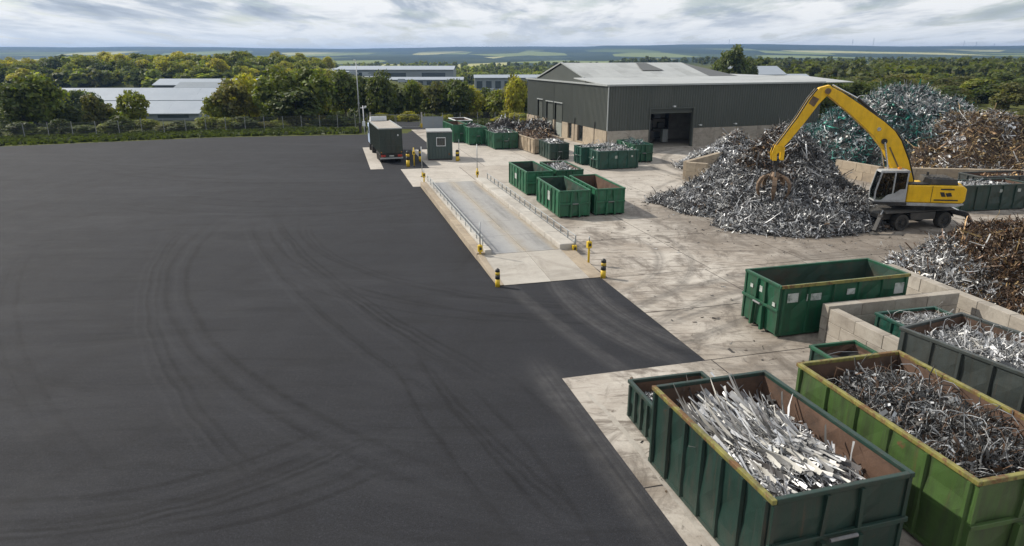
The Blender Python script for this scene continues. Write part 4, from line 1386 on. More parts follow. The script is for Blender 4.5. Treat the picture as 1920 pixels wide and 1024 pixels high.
# ------------------------------------------------------------------ skips (roll-off containers)
def skip(name, label, loc, yaw, W, L, Hh, pm_, inner='inner', rim=None, ribs=6, end=True, group=None, placards=(), seed=0, dent=0.035, z0=0.16, endstyle='frame', loaded=False):
    """local x across, y along, origin at the near-left foot"""
    r = random.Random(seed)
    t = thing(name, label, 'skip', (*loc, 0), yaw, group)
    th = 0.10
    pmats = [M[pm_], M[inner]]
    rimm = M[rim or pm_]

    def dn(i, j, nu, nv, ax):
        if i in (0, nu) or j in (0, nv):
            return (0, 0, 0)
        d = max(-0.042, min(0.042, r.gauss(0, dent)))
        return (d, 0, 0) if ax == 0 else (0, d, 0)
    b = MB()
    nl, nh, nw = 10, 4, 5
    b.grid((0, L, z0), (0, -L, 0), (0, 0, Hh - z0), nl, nh, lambda i, j: dn(i, j, nl, nh, 0))
    b.grid((W, 0, z0), (0, L, 0), (0, 0, Hh - z0), nl, nh, lambda i, j: dn(i, j, nl, nh, 0))
    b.grid((0, 0, z0), (W, 0, 0), (0, 0, Hh - z0), nw, nh, lambda i, j: dn(i, j, nw, nh, 1))
    b.grid((W, L, z0), (-W, 0, 0), (0, 0, Hh - z0), nw, nh, lambda i, j: dn(i, j, nw, nh, 1))
    b.grid((th, 0 + th, z0 + .08), (0, L - 2 * th, 0), (0, 0, Hh - z0 - .08), nl, nh, lambda i, j: dn(i, j, nl, nh, 0), 1)
    b.grid((W - th, L - th, z0 + .08), (0, -L + 2 * th, 0), (0, 0, Hh - z0 - .08), nl, nh, lambda i, j: dn(i, j, nl, nh, 0), 1)
    b.grid((W - th, th, z0 + .08), (-W + 2 * th, 0, 0), (0, 0, Hh - z0 - .08), nw, nh, lambda i, j: dn(i, j, nw, nh, 1), 1)
    b.grid((th, L - th, z0 + .08), (W - 2 * th, 0, 0), (0, 0, Hh - z0 - .08), nw, nh, lambda i, j: dn(i, j, nw, nh, 1), 1)
    b.add([(0, 0, z0), (W, 0, z0), (W, L, z0), (0, L, z0)], [(3, 2, 1, 0)])
    b.add([(th, th, z0 + .08), (W - th, th, z0 + .08), (W - th, L - th, z0 + .08), (th, L - th, z0 + .08)], [(0, 1, 2, 3)], 1)
    b.build('body', pmats, t)
    rw, rh = 0.13, 0.13
    for (x0, x1, y0, y1) in ((-0.055, rw - 0.055, -0.055, L + 0.055), (W - rw + 0.055, W + 0.055, -0.055, L + 0.055), (rw - 0.05, W - rw + 0.05, -0.055, rw - 0.055), (rw - 0.05, W - rw + 0.05, L - rw + 0.055, L + 0.055)):
        MB().box(x0, x1, y0, y1, Hh - 0.03, Hh + rh - 0.03).build('rim', rimm, t, bevel=0.02)
    # side ribs
    rb = MB().prism([(0, 0), (0.085, 0.025), (0.085, 0.115), (0, 0.14)], z0 + 0.02, Hh - 0.035, 0, 'z').mesh('rib')
    rb.materials.append(M[pm_])
    for k in range(ribs):
        y = 0.10 + (L - 0.34) * k / (ribs - 1)
        o = obj('rib', rb, None, t)
        o.location = (W + 0.002, y, 0)
        o = obj('rib', rb, None, t)
        o.location = (-0.002, y + 0.14, 0)
        o.rotation_euler = (0, 0, math.pi)
    # bottom rails and skids
    for x in (-0.03, W - 0.09):
        MB().box(x, x + 0.12, -0.02, L + 0.02, z0 - 0.06, z0 + 0.06).build('bottom_rail', M[pm_], t)
    for x in (W * 0.28, W * 0.68):
        MB().box(x, x + 0.14, 0.05, L - 0.05, 0, z0 - 0.002).build('skid', M['black'], t)
    for y in (0.12, L - 0.4):
        for x in (0.05, W - 0.30):
            MB().tube([(x, y + 0.12, 0.10), (x + 0.25, y + 0.12, 0.10)], 0.10, 10).build('roller', M['black'], t)
    # near end: belt, two raking braces, corner posts, latch
    if end:
        MB().box(-0.04, W + 0.04, -0.11, -0.004, Hh * 0.52, Hh * 0.52 + 0.13).build('belt', M[pm_], t, bevel=0.015)
        for s_ in (-1, 1):
            xc = W / 2 + s_ * W * 0.15
            MB().bar((xc, -0.13 - 0.004, 0.10), (xc - s_ * 0.05, -0.13, Hh * 0.52), 0.13, 0.16, 0, (0, 1, 0)).build('brace', M[pm_], t)
            MB().bar((xc - s_ * 0.05, -0.06, Hh * 0.52 + 0.13), (xc - s_ * 0.10, -0.06, Hh - 0.03), 0.11, 0.10, 0, (0, 1, 0)).build('brace', M[pm_], t)
        for x in (0.0, W - 0.11):
            MB().box(x, x + 0.11, -0.05, -0.003, z0, Hh * 0.52 - 0.01).build('corner_post', M[pm_], t)
            MB().box(x, x + 0.11, -0.05, -0.003, Hh * 0.52 + 0.14, Hh - 0.032).build('corner_post', M[pm_], t)
        MB().tube([(W * 0.40, -0.22, Hh * 0.52 + 0.06), (W * 0.60, -0.22, Hh * 0.52 + 0.06)], 0.05, 8).build('hook_bar', M['steel'], t)
    for (side, y, z, pw2, ph) in placards:
        if side == 'l':
            MB().box(-0.036, -0.028, y, y + pw2, z, z + ph).build('placard', M['patch'], t)
        elif side == 'n':
            MB().box(y, y + pw2, -0.036, -0.028, z, z + ph).build('placard', M['patch'], t)
        else:
            MB().box(W + 0.028, W + 0.036, y, y + pw2, z, z + ph).build('placard', M['patch'], t)
    return t


def load(label, loc, yaw, x0, x1, y0, y1, base, crown, pal, mixk, n_small, lone, seed, bed='scrap_bed', size=0.5, align=None, group=None, tilt=0.5, back=0.0):
    """scrap lying inside a skip; same frame as the skip"""
    r = np.random.default_rng(seed)
    t = thing('scrap_load', label, 'scrap metal', (*loc, base), yaw, group)

    def H(x, y):
        u = (np.asarray(x, float) - x0) / (x1 - x0)
        v = (np.asarray(y, float) - y0) / (y1 - y0)
        e = np.clip(4 * u * (1 - u), 0, 1) ** 0.6 * np.clip(4 * v * (1 - v), 0, 1) ** 0.45
        return crown * e * (1 - back * v) + 0.10 * fbm(np.asarray(x, float), np.asarray(y, float), 1.6, seed)
    gx, gy = np.meshgrid(np.linspace(x0, x1, 13), np.linspace(y0, y1, 17))
    gz = H(gx, gy) - 0.10
    i_, j_ = np.meshgrid(np.arange(12), np.arange(16))
    Qg = np.stack([j_ * 13 + i_, j_ * 13 + i_ + 1, (j_ + 1) * 13 + i_ + 1, (j_ + 1) * 13 + i_], -1).reshape(-1, 4)
    obj('packed_core', quads_mesh('packed_core', np.stack([gx, gy, gz], -1).reshape(-1, 3), Qg), M[bed], t, True)

    def smp(n):
        m_ = 0.30 * size
        return np.stack([r.uniform(x0 + m_, x1 - m_, n), r.uniform(y0 + m_, y1 - m_, n)], 1)
    if n_small:
        V_, Q_, C_ = scrap_cloud(r, H, smp, {k: int(n_small * f) for k, f in mixk.items()}, pal, size, tilt, 0.04, align)
        m_ = 0.02
        V_[:, 0] = np.clip(V_[:, 0], x0 + m_, x1 - m_)
        V_[:, 1] = np.clip(V_[:, 1], y0 + m_, y1 - m_)
        o = obj('loose_scrap', quads_mesh('loose_scrap', V_, Q_, C_), M['scrap'], t)
        o['kind'] = 'stuff'
    for (n, kinds, mats, sz, al, sp, tl) in lone:
        def smp2(k, sz=sz, al=al):
            mx_ = min((0.55 if al is not None else 0.95) * sz, (x1 - x0) * 0.42)
            my_ = min(1.2 * sz, (y1 - y0) * 0.42)
            return np.stack([r.uniform(x0 + mx_, x1 - mx_, k), r.uniform(y0 + my_, y1 - my_, k)], 1)
        lone_pieces(t, r, H, smp2, n, kinds, mats, sz, tl, 0.06, al, sp)
    return t


# --- foreground
A = ((5.78, 12.86), 16)
sk_a = skip('skip', 'big dark green skip full of white aluminium strips in the foreground', *A, 3.8, 5.65, 2.55, 'green_dark', 'inner', None, 7, True, 'skips in the yard',
     (), 1, 0.045)
[c for c in sk_a.children if c.name.startswith('rim')][0].data.materials[0] = M['rim_yellow']
load('white and silver aluminium strips heaped in the big dark green skip', *A, 0.08, 3.72, 0.08, 5.57, 1.55, 0.75, BRIGHT, {'curl': 0.35, 'strip': 0.5, 'sheet': 0.15}, 1500,
     [(160, ['strip'], ['alu', 'alu_dull', 'paint_flake', 'alu_dull', 'steel'], 1.35, R(104), 0.14, 0.06), (110, ['strip'], ['alu', 'alu_dull', 'steel'], 0.8, R(100), 0.4, 0.12), (80, ['curl', 'sheet'], ['alu', 'alu_dull', 'paint_flake'], 0.5, None, 1, 0.35)], 21, 'scrap_bed', 0.42, R(100), None, 0.35, 0.25)  # dull and steel-coloured strips imitate dark gaps among the bright ones
skip('skip', 'small dark skip of shredded metal tucked behind the big dark green skip', (4.55, 18.95), 14, 2.7, 2.2, 1.36, 'green_dark', 'inner', None, 5, False, 'skips in the yard', (), 2)
load('fine shredded metal in the small dark skip', (4.55, 18.95), 14, 0.08, 2.62, 0.08, 2.12, 0.85, 0.3, BRIGHT, {'curl': 0.6, 'sheet': 0.4}, 1500,
     [(20, ['curl', 'sheet'], ['alu', 'alu_dull'], 0.3, None, 1, 0.4)], 22, 'scrap_bed', 0.16)
B = ((10.78, 13.55), 14.3)
skip('skip', 'long lime green skip with worn yellow rim full of tangled wire', *B, 3.83, 6.55, 2.55, 'lime', 'inner', 'rim_yellow', 6, True, 'skips in the yard',
     (), 3, 0.045)
load('tangled grey and rusty wire filling the lime green skip', *B, 0.08, 3.75, 0.08, 6.47, 1.55, 0.75, WIREP, {'rod': 0.6, 'curl': 0.37, 'sheet': 0.03}, 5500,
     [(110, ['rod'], ['steel', 'alu_dull', 'steel', 'rusty'], 0.75, None, 1, 0.5), (60, ['curl'], ['alu_dull', 'steel', 'rusty'], 0.6, None, 1, 0.6), (22, ['sheet'], ['alu', 'paint_flake'], 0.5, None, 1, 0.5)], 23, 'scrap_bed', 0.55, None, None, 0.6)
C = ((16.84, 17.05), 25)
skip('skip', 'slate grey skip of white tangled metal at the right edge', *C, 3.4, 6.5, 2.55, 'slate', 'inner', None, 7, True, 'skips in the yard', (), 4)
load('white and silver tangled metal in the slate grey skip', *C, 0.08, 3.32, 0.08, 6.42, 1.70, 0.75, BRIGHT, {'rod': 0.45, 'curl': 0.38, 'strip': 0.1, 'sheet': 0.07}, 3000,
     [(80, ['rod', 'curl'], ['alu', 'alu_dull', 'paint_flake'], 0.8, None, 1, 0.5), (60, ['strip', 'sheet'], ['alu', 'paint_flake'], 0.6, None, 1, 0.5)], 24, 'scrap_bed', 0.5)
skip('skip', 'low green skip with a dark sheeted load behind the lime green skip', (12.55, 21.95), 14, 2.05, 3.0, 0.98, 'green_dark', 'inner', 'green', 4, False, 'skips in the yard', (), 5)
t = thing('tarpaulin_sheet', 'dark tarpaulin sheet sagging in the low green skip', 'tarpaulin', (12.55, 21.95, 0.66), 14)
MB().grid((0.08, 0.08, 0), (1.89, 0, 0), (0, 2.84, 0), 10, 12, lambda i, j: (0, 0, 0.12 * math.sin(i * 0.9 + j * 0.5) * math.sin(math.pi * i / 10) + 0.08 * math.sin(math.pi * j / 12))).build('cover', M['black'], t, True)
for k in range(4):
    MB().tube([(0.1, 0.3 + k * 0.75, 0.12), (1.0, 0.35 + k * 0.75, 0.20), (1.95, 0.3 + k * 0.75, 0.12)], 0.012, 5).build('rope', M['galv'], t)
D = ((11.02, 30.57), -74.6)
skip('skip', 'empty green skip with worn yellow rim and white placards by the concrete bay', *D, 2.6, 6.8, 2.36, 'green', 'inner_green', 'green', 6, True, 'skips in the yard',
     [('r', 0.35, 1.65, 0.55, 0.42), ('r', 1.35, 1.65, 0.75, 0.32), ('r', 3.45, 1.75, 0.42, 0.28), ('r', 6.05, 1.55, 0.55, 0.52), ('n', 0.45, 1.75, 0.2, 0.18), ('n', 2.15, 1.4, 0.2, 0.18), ('n', 1.15, 1.75, 0.2, 0.28)], 6)
MB().box(2.60, 2.672, 0.0, 6.8, 2.33, 2.47).build('worn_rim_strip', M['rim_yellow'], bpy.data.objects[[o.name for o in bpy.data.objects if o.get('label', '').startswith('empty green skip with worn')][0]])

# concrete bay of stacked blocks at right
def block_wall(name, label, a, b, h, th=0.45, bl=1.5, courses=2, mat='block', group=None):
    a, b = Vector(a), Vector(b)
    L = (b - a).length
    yaw = math.degrees(math.atan2(b.y - a.y, b.x - a.x))
    t = thing(name, label, 'wall', (a.x, a.y, 0), yaw, group)
    n = max(1, round(L / bl))
    ch = h / courses
    for c_ in range(courses):
        xs = [0] + [L * (i + (0.5 if c_ % 2 else 0)) / n for i in range(0 if c_ % 2 else 1, n)] + [L]
        for i in range(len(xs) - 1):
            j = random.uniform(-0.012, 0.012)
            MB().box(xs[i] + 0.008, xs[i + 1] - 0.008, -th / 2 + j, th / 2 + j, c_ * ch + 0.006 * (c_ > 0), (c_ + 1) * ch - 0.004).build('concrete_block', M[mat], t, bevel=0.02)
    return t


block_wall('block_wall', 'near left side wall of the concrete bay beside the slate skip', (13.75, 27.3), (14.95, 23.0), 1.7, 0.42, 1.6, 3)
block_wall('block_wall', 'back wall of the concrete bay behind the green placard skip', (13.60, 27.78), (20.35, 29.55), 1.7, 0.42, 1.7, 3)
block_wall('block_wall', 'long right wall of the concrete bay against the rusty heap', (20.2, 35.0), (22.6, 23.4), 1.35, 0.5, 1.7, 2)
skip('skip', 'dark green skip standing inside the concrete bay', (16.2, 24.75), 14, 3.0, 2.6, 1.45, 'teal', 'inner', None, 4, False, 'skips in the yard', (), 7)
load('small pile of silver wire in the skip inside the concrete bay', (16.2, 24.75), 14, 0.08, 2.92, 0.08, 2.5, 1.0, 0.45, BRIGHT, {'rod': 0.6, 'curl': 0.4}, 700,
     [(40, ['rod', 'curl'], ['alu', 'alu_dull'], 0.5, None, 1, 0.4)], 25, 'scrap_bed', 0.4)

# --- four skips right of the weighbridge
G4 = 'four green skips right of the weighbridge'
skip('skip', 'empty bright green skip with rusty inside, nearest left of the four', (3.66, 51.47), 13.5, 2.42, 6.5, 2.05, 'green_mid', 'inner_green', 'green_mid', 7, True, G4, [('l', 2.6, 0.9, 0.55, 0.75)], 8)
skip('skip', 'empty bright green skip nearest right of the four', (6.55, 52.35), 13.5, 2.35, 6.6, 2.05, 'green_mid', 'inner', 'green_mid', 7, True, G4, (), 9)
skip('skip', 'green skip with a little wire inside, rear left of the four', (1.34, 60.5), 15, 2.42, 6.2, 2.05, 'green_mid', 'inner_green', 'green_mid', 7, True, G4, [('l', 3.4, 0.95, 0.7, 0.5)], 10)
load('small nest of grey wire in the rear left green skip', (1.34, 60.5), 15, 0.9, 2.3, 0.2, 2.2, 0.9, 0.5, TEALP, {'rod': 0.7, 'curl': 0.3}, 300, [(14, ['rod'], ['steel', 'alu_dull'], 0.5, None, 1, 0.4)], 26)
skip('skip', 'green skip filled with silver scrap, rear right of the four', (4.05, 61.4), 14, 2.5, 5.4, 2.05, 'green', 'inner', 'green', 6, True, G4, (), 11)
load('silver scrap lying in the rear right green skip', (4.05, 61.4), 14, 0.08, 2.42, 0.08, 5.3, 1.55, 0.35, BRIGHT, {'curl': 0.5, 'strip': 0.2, 'sheet': 0.3}, 700, [(30, ['curl', 'strip'], ['alu', 'alu_dull'], 0.5, None, 1, 0.4)], 27)

# --- skips by the warehouse
G5 = 'skips in front of the warehouse'
skip('skip', 'wide bluegreen skip of silver scrap in front of the warehouse corner', (8.75, 77.2), -75, 2.5, 4.8, 1.95, 'teal', 'inner', None, 5, True, G5, [('r', 1.9, 1.2, 0.35, 0.3), ('r', 3.9, 1.3, 0.2, 0.2), ('n', 1.0, 0.9, 0.3, 0.4)], 12)
load('bright silver scrap heaped in the wide bluegreen skip', (8.75, 77.2), -75, 0.08, 2.42, 0.08, 4.72, 1.55, 0.55, BRIGHT, {'curl': 0.5, 'strip': 0.2, 'sheet': 0.3}, 700, [(30, ['curl', 'sheet'], ['alu', 'paint_flake'], 0.5, None, 1, 0.4)], 28)
skip('skip', 'bluegreen skip of silver scrap behind the wide bluegreen one', (7.3, 80.5), -75, 2.4, 5.6, 1.95, 'teal', 'inner', None, 5, True, G5, (), 13)
load('silver scrap in the bluegreen skip behind the wide one', (7.3, 80.5), -75, 0.08, 2.32, 0.08, 5.5, 1.6, 0.45, BRIGHT, {'curl': 0.5, 'strip': 0.2, 'sheet': 0.3}, 600, [(20, ['curl', 'sheet'], ['alu', 'paint_flake'], 0.5, None, 1, 0.4)], 29)
skip('skip', 'dark green skip with white scrap left of the bluegreen skips', (4.6, 82.0), 15, 2.3, 4.6, 1.9, 'green_dark', 'inner', None, 5, True, G5, (), 14)
load('white scrap in the dark green skip left of the bluegreen ones', (4.6, 82.0), 15, 0.08, 2.22, 0.08, 4.5, 1.5, 0.55, BRIGHT, {'curl': 0.4, 'strip': 0.3, 'sheet': 0.3}, 400, [(18, ['curl', 'sheet'], ['alu', 'paint_flake'], 0.5, None, 1, 0.4)], 30)
skip('skip', 'green skip with tangled green cable by the warehouse door', (14.3, 80.2), 15, 2.3, 5.2, 2.0, 'green', 'inner_green', None, 5, True, G5, (), 15)
load('tangled dark green cable in the skip by the warehouse door', (14.3, 80.2), 15, 0.08, 2.22, 0.08, 5.1, 1.6, 0.55, TEALP, {'rod': 0.5, 'curl': 0.4, 'sheet': 0.1}, 500, [(24, ['rod', 'curl'], ['tealscrap', 'alu_dull'], 0.8, None, 1, 0.8)], 31)
skip('skip', 'long tan steel skip of rusty scrap beside the warehouse side wall', (2.84, 87.2), 19, 4.0, 9.0, 1.85, 'tan', 'inner', None, 8, True, G5, (), 16)
load('rusty and yellow scrap heaped in the tan skip', (2.84, 87.2), 19, 0.08, 3.92, 0.08, 8.9, 1.4, 0.9, RUSTDARK, {'curl': 0.4, 'rod': 0.2, 'sheet': 0.4}, 900, [(26, ['curl', 'sheet'], ['rusty', 'brass', 'steel'], 0.7, None, 1, 0.4)], 32, 'rust_bed')
G6 = 'green skips behind the cabin'
skip('skip', 'green skip of scrap right of the others behind the cabin', (-2.28, 91.77), 17, 3.2, 6.0, 2.1, 'green', 'inner', None, 6, True, G6, [('n', 1.9, 1.3, 0.2, 0.2)], 17)
load('pale scrap poking from the right skip behind the cabin', (-2.28, 91.77), 17, 0.08, 3.12, 0.08, 5.9, 1.65, 0.6, SILVER, {'curl': 0.4, 'strip': 0.2, 'sheet': 0.4}, 500, [(16, ['curl', 'sheet'], ['alu', 'paint_flake'], 0.7, None, 1, 0.6)], 33)
skip('skip', 'light green skip in the middle of those behind the cabin', (-5.9, 96.4), 18, 2.5, 5.5, 2.35, 'green_mid', 'inner', None, 6, True, G6, (), 18)
load('dark and silver scrap in the middle skip behind the cabin', (-5.9, 96.4), 18, 0.08, 2.42, 0.08, 5.4, 2.0, 0.5, STEEL, {'curl': 0.5, 'sheet': 0.5}, 400, [(12, ['curl', 'sheet'], ['alu', 'steel'], 0.6, None, 1, 0.5)], 34)
skip('skip', 'ribbed bright green skip leftmost of those behind the cabin', (-8.4, 99.3), 18, 2.3, 6.6, 2.45, 'green_mid', 'inner', None, 8, True, G6, (), 19)
skip('skip', 'white lidded green skip at the fence behind the others', (-8.6, 107.0), 18, 2.6, 5.0, 2.4, 'green', 'inner', 'white', 6, True, G6, (), 20)
# --- right edge
skip('skip', 'tall dark teal container standing between warehouse and bluegreen heap', (41.5, 93.0), -72, 2.6, 7.0, 3.6, 'teal', 'inner', None, 7, True, None, (), 39)
skip('skip', 'dark green skip of white scrap behind the yellow machine', (35.3, 56.1), -79, 2.5, 6.4, 2.05, 'green_dark', 'inner', None, 6, True, 'skips behind the yellow machine', [('r', 3.5, 1.5, 0.3, 0.25), ('r', 5.2, 1.5, 0.3, 0.25)], 35)
load('white rubble scrap in the skip behind the yellow machine', (35.3, 56.1), -79, 0.08, 2.42, 0.3, 6.2, 1.55, 0.5, BRIGHT, {'sheet': 0.8, 'curl': 0.2}, 500, [(16, ['sheet'], ['paint_flake', 'alu'], 0.6, None, 1, 0.4)], 36)
skip('skip', 'rusty lined slate skip at the right edge behind the dark green one', (39.6, 60.3), -79, 2.5, 6.4, 2.05, 'slate', 'inner', None, 6, True, 'skips behind the yellow machine', (), 37)
load('orange brown scrap in the slate skip at the right edge', (39.6, 60.3), -79, 0.08, 2.42, 0.08, 6.3, 1.5, 0.45, RUST, {'sheet': 0.5, 'curl': 0.5}, 400, [(10, ['sheet'], ['brass', 'rusty'], 0.6, None, 1, 0.4)], 38)

# ------------------------------------------------------------------ scrap heaps and their walls
MIX = {'curl': 0.50, 'strip': 0.16, 'rod': 0.22, 'sheet': 0.12}
heap('scrap_heap', 'big grey steel scrap heap under the yellow grab', [(22.4, 56.8, 8.6, 9.0, 0, 7.3, 1.15), (20.8, 49.2, 6.0, 4.0, 0, 1.6, 0.8), (16.6, 55.6, 4.6, 4.2, 0.3, 1.9, 1.0), (14.8, 58.6, 3.6, 2.2, 0.4, 0.8, 1.0), (24.6, 51.6, 4.6, 4.8, 0, 2.4, 0.9), (22.6, 57.4, 3.2, 3.6, 0, 5.9, 0.5)],
     [(STEEL, 0.58, None, MIX), (SILVER, 0.40, lambda x, y, z: ((z < 3.4) & (x < 25)) | (fbm(x, y, 0.7, 5) > 0.35), MIX), (RUSTDARK, 0.05, lambda x, y, z: (z > 3.4) & (x < 22), MIX)], 38000,  # darker steel above and right paints the heap's shaded side into the colours
     [(190, ['curl', 'strip', 'curl', 'rod'], ['alu', 'alu_dull', 'steel', 'alu_dull'], 0.62, lambda x, y, z: y < 54), (60, ['sheet', 'curl'], ['paint_flake', 'alu'], 0.85, lambda x, y, z: y < 53)], 50, size=0.44)
heap('scrap_heap', 'bright silver shred heap against the warehouse wall', [(26.0, 80.5, 5.6, 4.4, 0.3, 3.6, 0.8), (22.6, 76.5, 4.2, 4.0, 0, 2.4, 0.9)], [(BRIGHT, 0.75, None, MIX), (RUST, 0.18, lambda x, y, z: x > 25, MIX)], 5500,
     [(40, ['curl', 'sheet', 'strip'], ['alu', 'paint_flake'], 0.7, lambda x, y, z: y < 80)], 51, size=0.5)
heap('scrap_heap', 'tall bluegreen and white scrap heap behind the yellow machine', [(45.0, 80, 13.0, 11.0, 0.1, 9.0, 0.58), (39.5, 76.5, 8, 7, 0, 4.4, 0.7)],
     [(TEALP, 0.9, None, MIX), (BRIGHT, 0.26, lambda x, y, z: z > 6.0, MIX), (BRIGHT, 0.08, lambda x, y, z: fbm(x, z * 2, 0.6, 9) > 0.5, MIX)], 22000,
     [(150, ['sheet', 'curl', 'curl'], ['alu', 'paint_flake', 'tealscrap', 'tealscrap'], 0.75, lambda x, y, z: (y < 79) & (z < 7.5))], 52, size=0.60, rough=0.45)
heap('scrap_heap', 'rusty brown scrap heap at the right behind the yellow machine', [(48.6, 72.4, 9.6, 8.2, 0, 7.0, 0.66), (55.5, 71, 11, 8, 0, 5.4, 0.8), (44.6, 70.2, 5.0, 3.6, 0, 3.8, 0.7)],
     [(TANP, 0.95, None, MIX), (SILVER, 0.30, lambda x, y, z: fbm(x, z * 2, 0.6, 19) > 0.2, MIX)], 20000,
     [(140, ['sheet', 'strip', 'curl'], ['rusty', 'brass', 'alu_dull', 'brass'], 0.65, lambda x, y, z: (y < 72) & (z < 5.5))], 53, 'rust_bed', size=0.54, rough=0.45)
heap('scrap_heap', 'dark rusty turnings heap at the right edge beside the bay wall', [(29.9, 35.8, 7.6, 6.6, -0.3, 4.4, 0.9), (25.4, 37.4, 3.7, 2.9, -0.4, 1.2, 0.8)],
     [(RUSTDARK, 0.9, lambda x, y, z: x - 0.2 * y > 17.0, MIX), (BRIGHT, 0.13, lambda x, y, z: x - 0.2 * y < 17.7, MIX), (RUST, 0.3, None, MIX), (STEEL, 0.1, lambda x, y, z: x - 0.2 * y < 17.9, MIX)], 17000,
     [(150, ['curl', 'curl', 'strip'], ['rusty', 'rusty', 'brass'], 0.6, lambda x, y, z: (x < 30) & (x > 24.5)), (60, ['strip', 'sheet', 'curl'], ['alu_dull', 'steel', 'alu'], 0.5, lambda x, y, z: x - 0.2 * y < 17.6)], 54, 'rust_bed', size=0.42)
heap('scrap_heap', 'low dark scrap heap by the back fence', [(4.2, 111, 5.5, 4, 0, 2.4, 0.7), (-1.5, 114, 4, 3, 0, 2.2, 0.7)], [(STEEL, 0.8, None, MIX), (RUSTDARK, 0.4, None, MIX)], 1200,
     [(16, ['sheet', 'curl'], ['steel', 'paint_flake', 'rusty'], 1.2, None)], 55, size=1.0)
heap('scrap_heap', 'rust coloured heap along the warehouse side wall', [(3.9, 101, 2.6, 4.5, 0.3, 1.6, 0.7)], [(RUSTDARK, 1.0, None, MIX)], 700, [(10, ['sheet', 'curl'], ['rusty', 'brass'], 0.9, None)], 56, 'rust_bed', size=0.8)

block_wall('block_wall', 'low tan block wall at the left of the grey scrap heap', (17.5, 68.9), (23.0, 75.8), 1.85, 0.5, 1.5, 2, 'tan_wall')
block_wall('block_wall', 'short tan block return at the end of the low wall', (17.5, 68.5), (19.3, 67.4), 1.85, 0.5, 1.5, 2, 'tan_wall')
block_wall('block_wall', 'long tan retaining wall before the bluegreen scrap heap', (34.0, 71.5), (36.0, 66.6), 1.65, 0.5, 1.6, 2, 'tan_wall')
block_wall('block_wall', 'tan retaining wall running behind the yellow machine to the right', (36.2, 66.3), (66.0, 62.3), 1.65, 0.5, 1.9, 2, 'tan_wall')

# stray scrap and grit on the concrete
rd = np.random.default_rng(404)
dp = []
for (cx, cy, sx, sy, n) in ((20, 47, 7, 2.2, 500), (14, 60, 4, 4, 300), (25, 41, 6, 3, 350), (12, 56, 4, 6, 150), (29, 45, 6, 2.5, 250), (10, 24, 4, 3, 160), (9, 33, 4, 6, 120), (20, 70, 4, 5, 250), (38, 62, 8, 4, 250), (16, 27, 5, 5, 120), (4.6, 17, 0.6, 4, 80), (6, 90, 5, 6, 120)):
    dp.append(np.stack([rd.normal(cx, sx, n), rd.normal(cy, sy, n)], 1))
dp = np.concatenate(dp)
xr = dp[:, 0] * cy_ + dp[:, 1] * sy_
yr = -dp[:, 0] * sy_ + dp[:, 1] * cy_
dp = dp[((xr > 14.9) | ((xr > 8.4) & (yr < 22.5))) & (yr > 5)]
flat = lambda x, y: np.zeros_like(np.asarray(x, float)) + 0.02
V_, Q_, C_ = scrap_cloud(rd, flat, lambda m: dp[rd.integers(0, len(dp), m)], {'curl': 700, 'sheet': 900, 'rod': 500, 'strip': 120}, [((0.06, 0.055, 0.05), 6), ((0.14, 0.10, 0.07), 4), ((0.45, 0.45, 0.44), 2), ((0.03, 0.03, 0.03), 4)], 0.26, 0.15, 0.03)
V_[:, 2] = np.maximum(V_[:, 2] * 0.5, 0.018)
o = obj('stray_scrap', quads_mesh('stray_scrap', V_, Q_, C_), M['scrap'])
tag(o, 'stray bits of scrap and grit littering the concrete yard', 'debris', None, 'stuff')

# ------------------------------------------------------------------ material handler
ex = thing('material_handler', 'yellow wheeled material handler with raised cab and long folded boom', 'excavator', (29.4, 49.3, 0), 193)
# chassis
mbx = MB()
mbx.prism([(-2.7, 0.75), (3.2, 0.75), (3.6, 0.95), (3.6, 1.25), (3.2, 1.38), (-2.6, 1.38), (-2.9, 1.2), (-2.9, 0.95)], -0.85, 0.85)
mbx.build('chassis', M['chassis'], ex, bevel=0.04)
for s_ in (-1, 1):
    MB().box(-1.0, 1.15, s_ * 1.0 - 0.22, s_ * 1.0 + 0.22, 0.7, 1.25).build('tool_box', M['chassis'], ex, bevel=0.04)
    MB().bar((-2.6, s_ * 1.0, 1.33), (3.2, s_ * 1.0, 1.33), 0.55, 0.06).build('walkway', M['chassis'], ex)
for x in (1.9, -1.75):
    MB().tube([(x, -1.0, 0.58), (x, 1.0, 0.58)], 0.12, 8).build('axle', M['black'], ex)
    for s_ in (-1, 1):
        wl = wheel('wheel', ex, 0, 0, 0.60, 0.5, hubmat='black')
        wl.location = (x, s_ * 1.12, 0.60)
        wl.rotation_euler = (0, 0, math.pi / 2)
for x in (1.9, -1.75):
    for s_ in (-1, 1):
        mbm = MB()
        pts = []
        for k in range(7):
            a = math.pi * (0.1 + 0.8 * k / 6)
            pts.append((x + math.cos(a) * 0.72, math.sin(a) * 0.72 + 0.60))
        for k in range(6):
            mbm.add([(pts[k][0], s_ * 1.12 - 0.28, pts[k][1]), (pts[k + 1][0], s_ * 1.12 - 0.28, pts[k + 1][1]), (pts[k + 1][0], s_ * 1.12 + 0.28, pts[k + 1][1]), (pts[k][0], s_ * 1.12 + 0.28, pts[k][1])], [(0, 1, 2, 3)])
        mbm.build('mudguard', M['black'], ex)
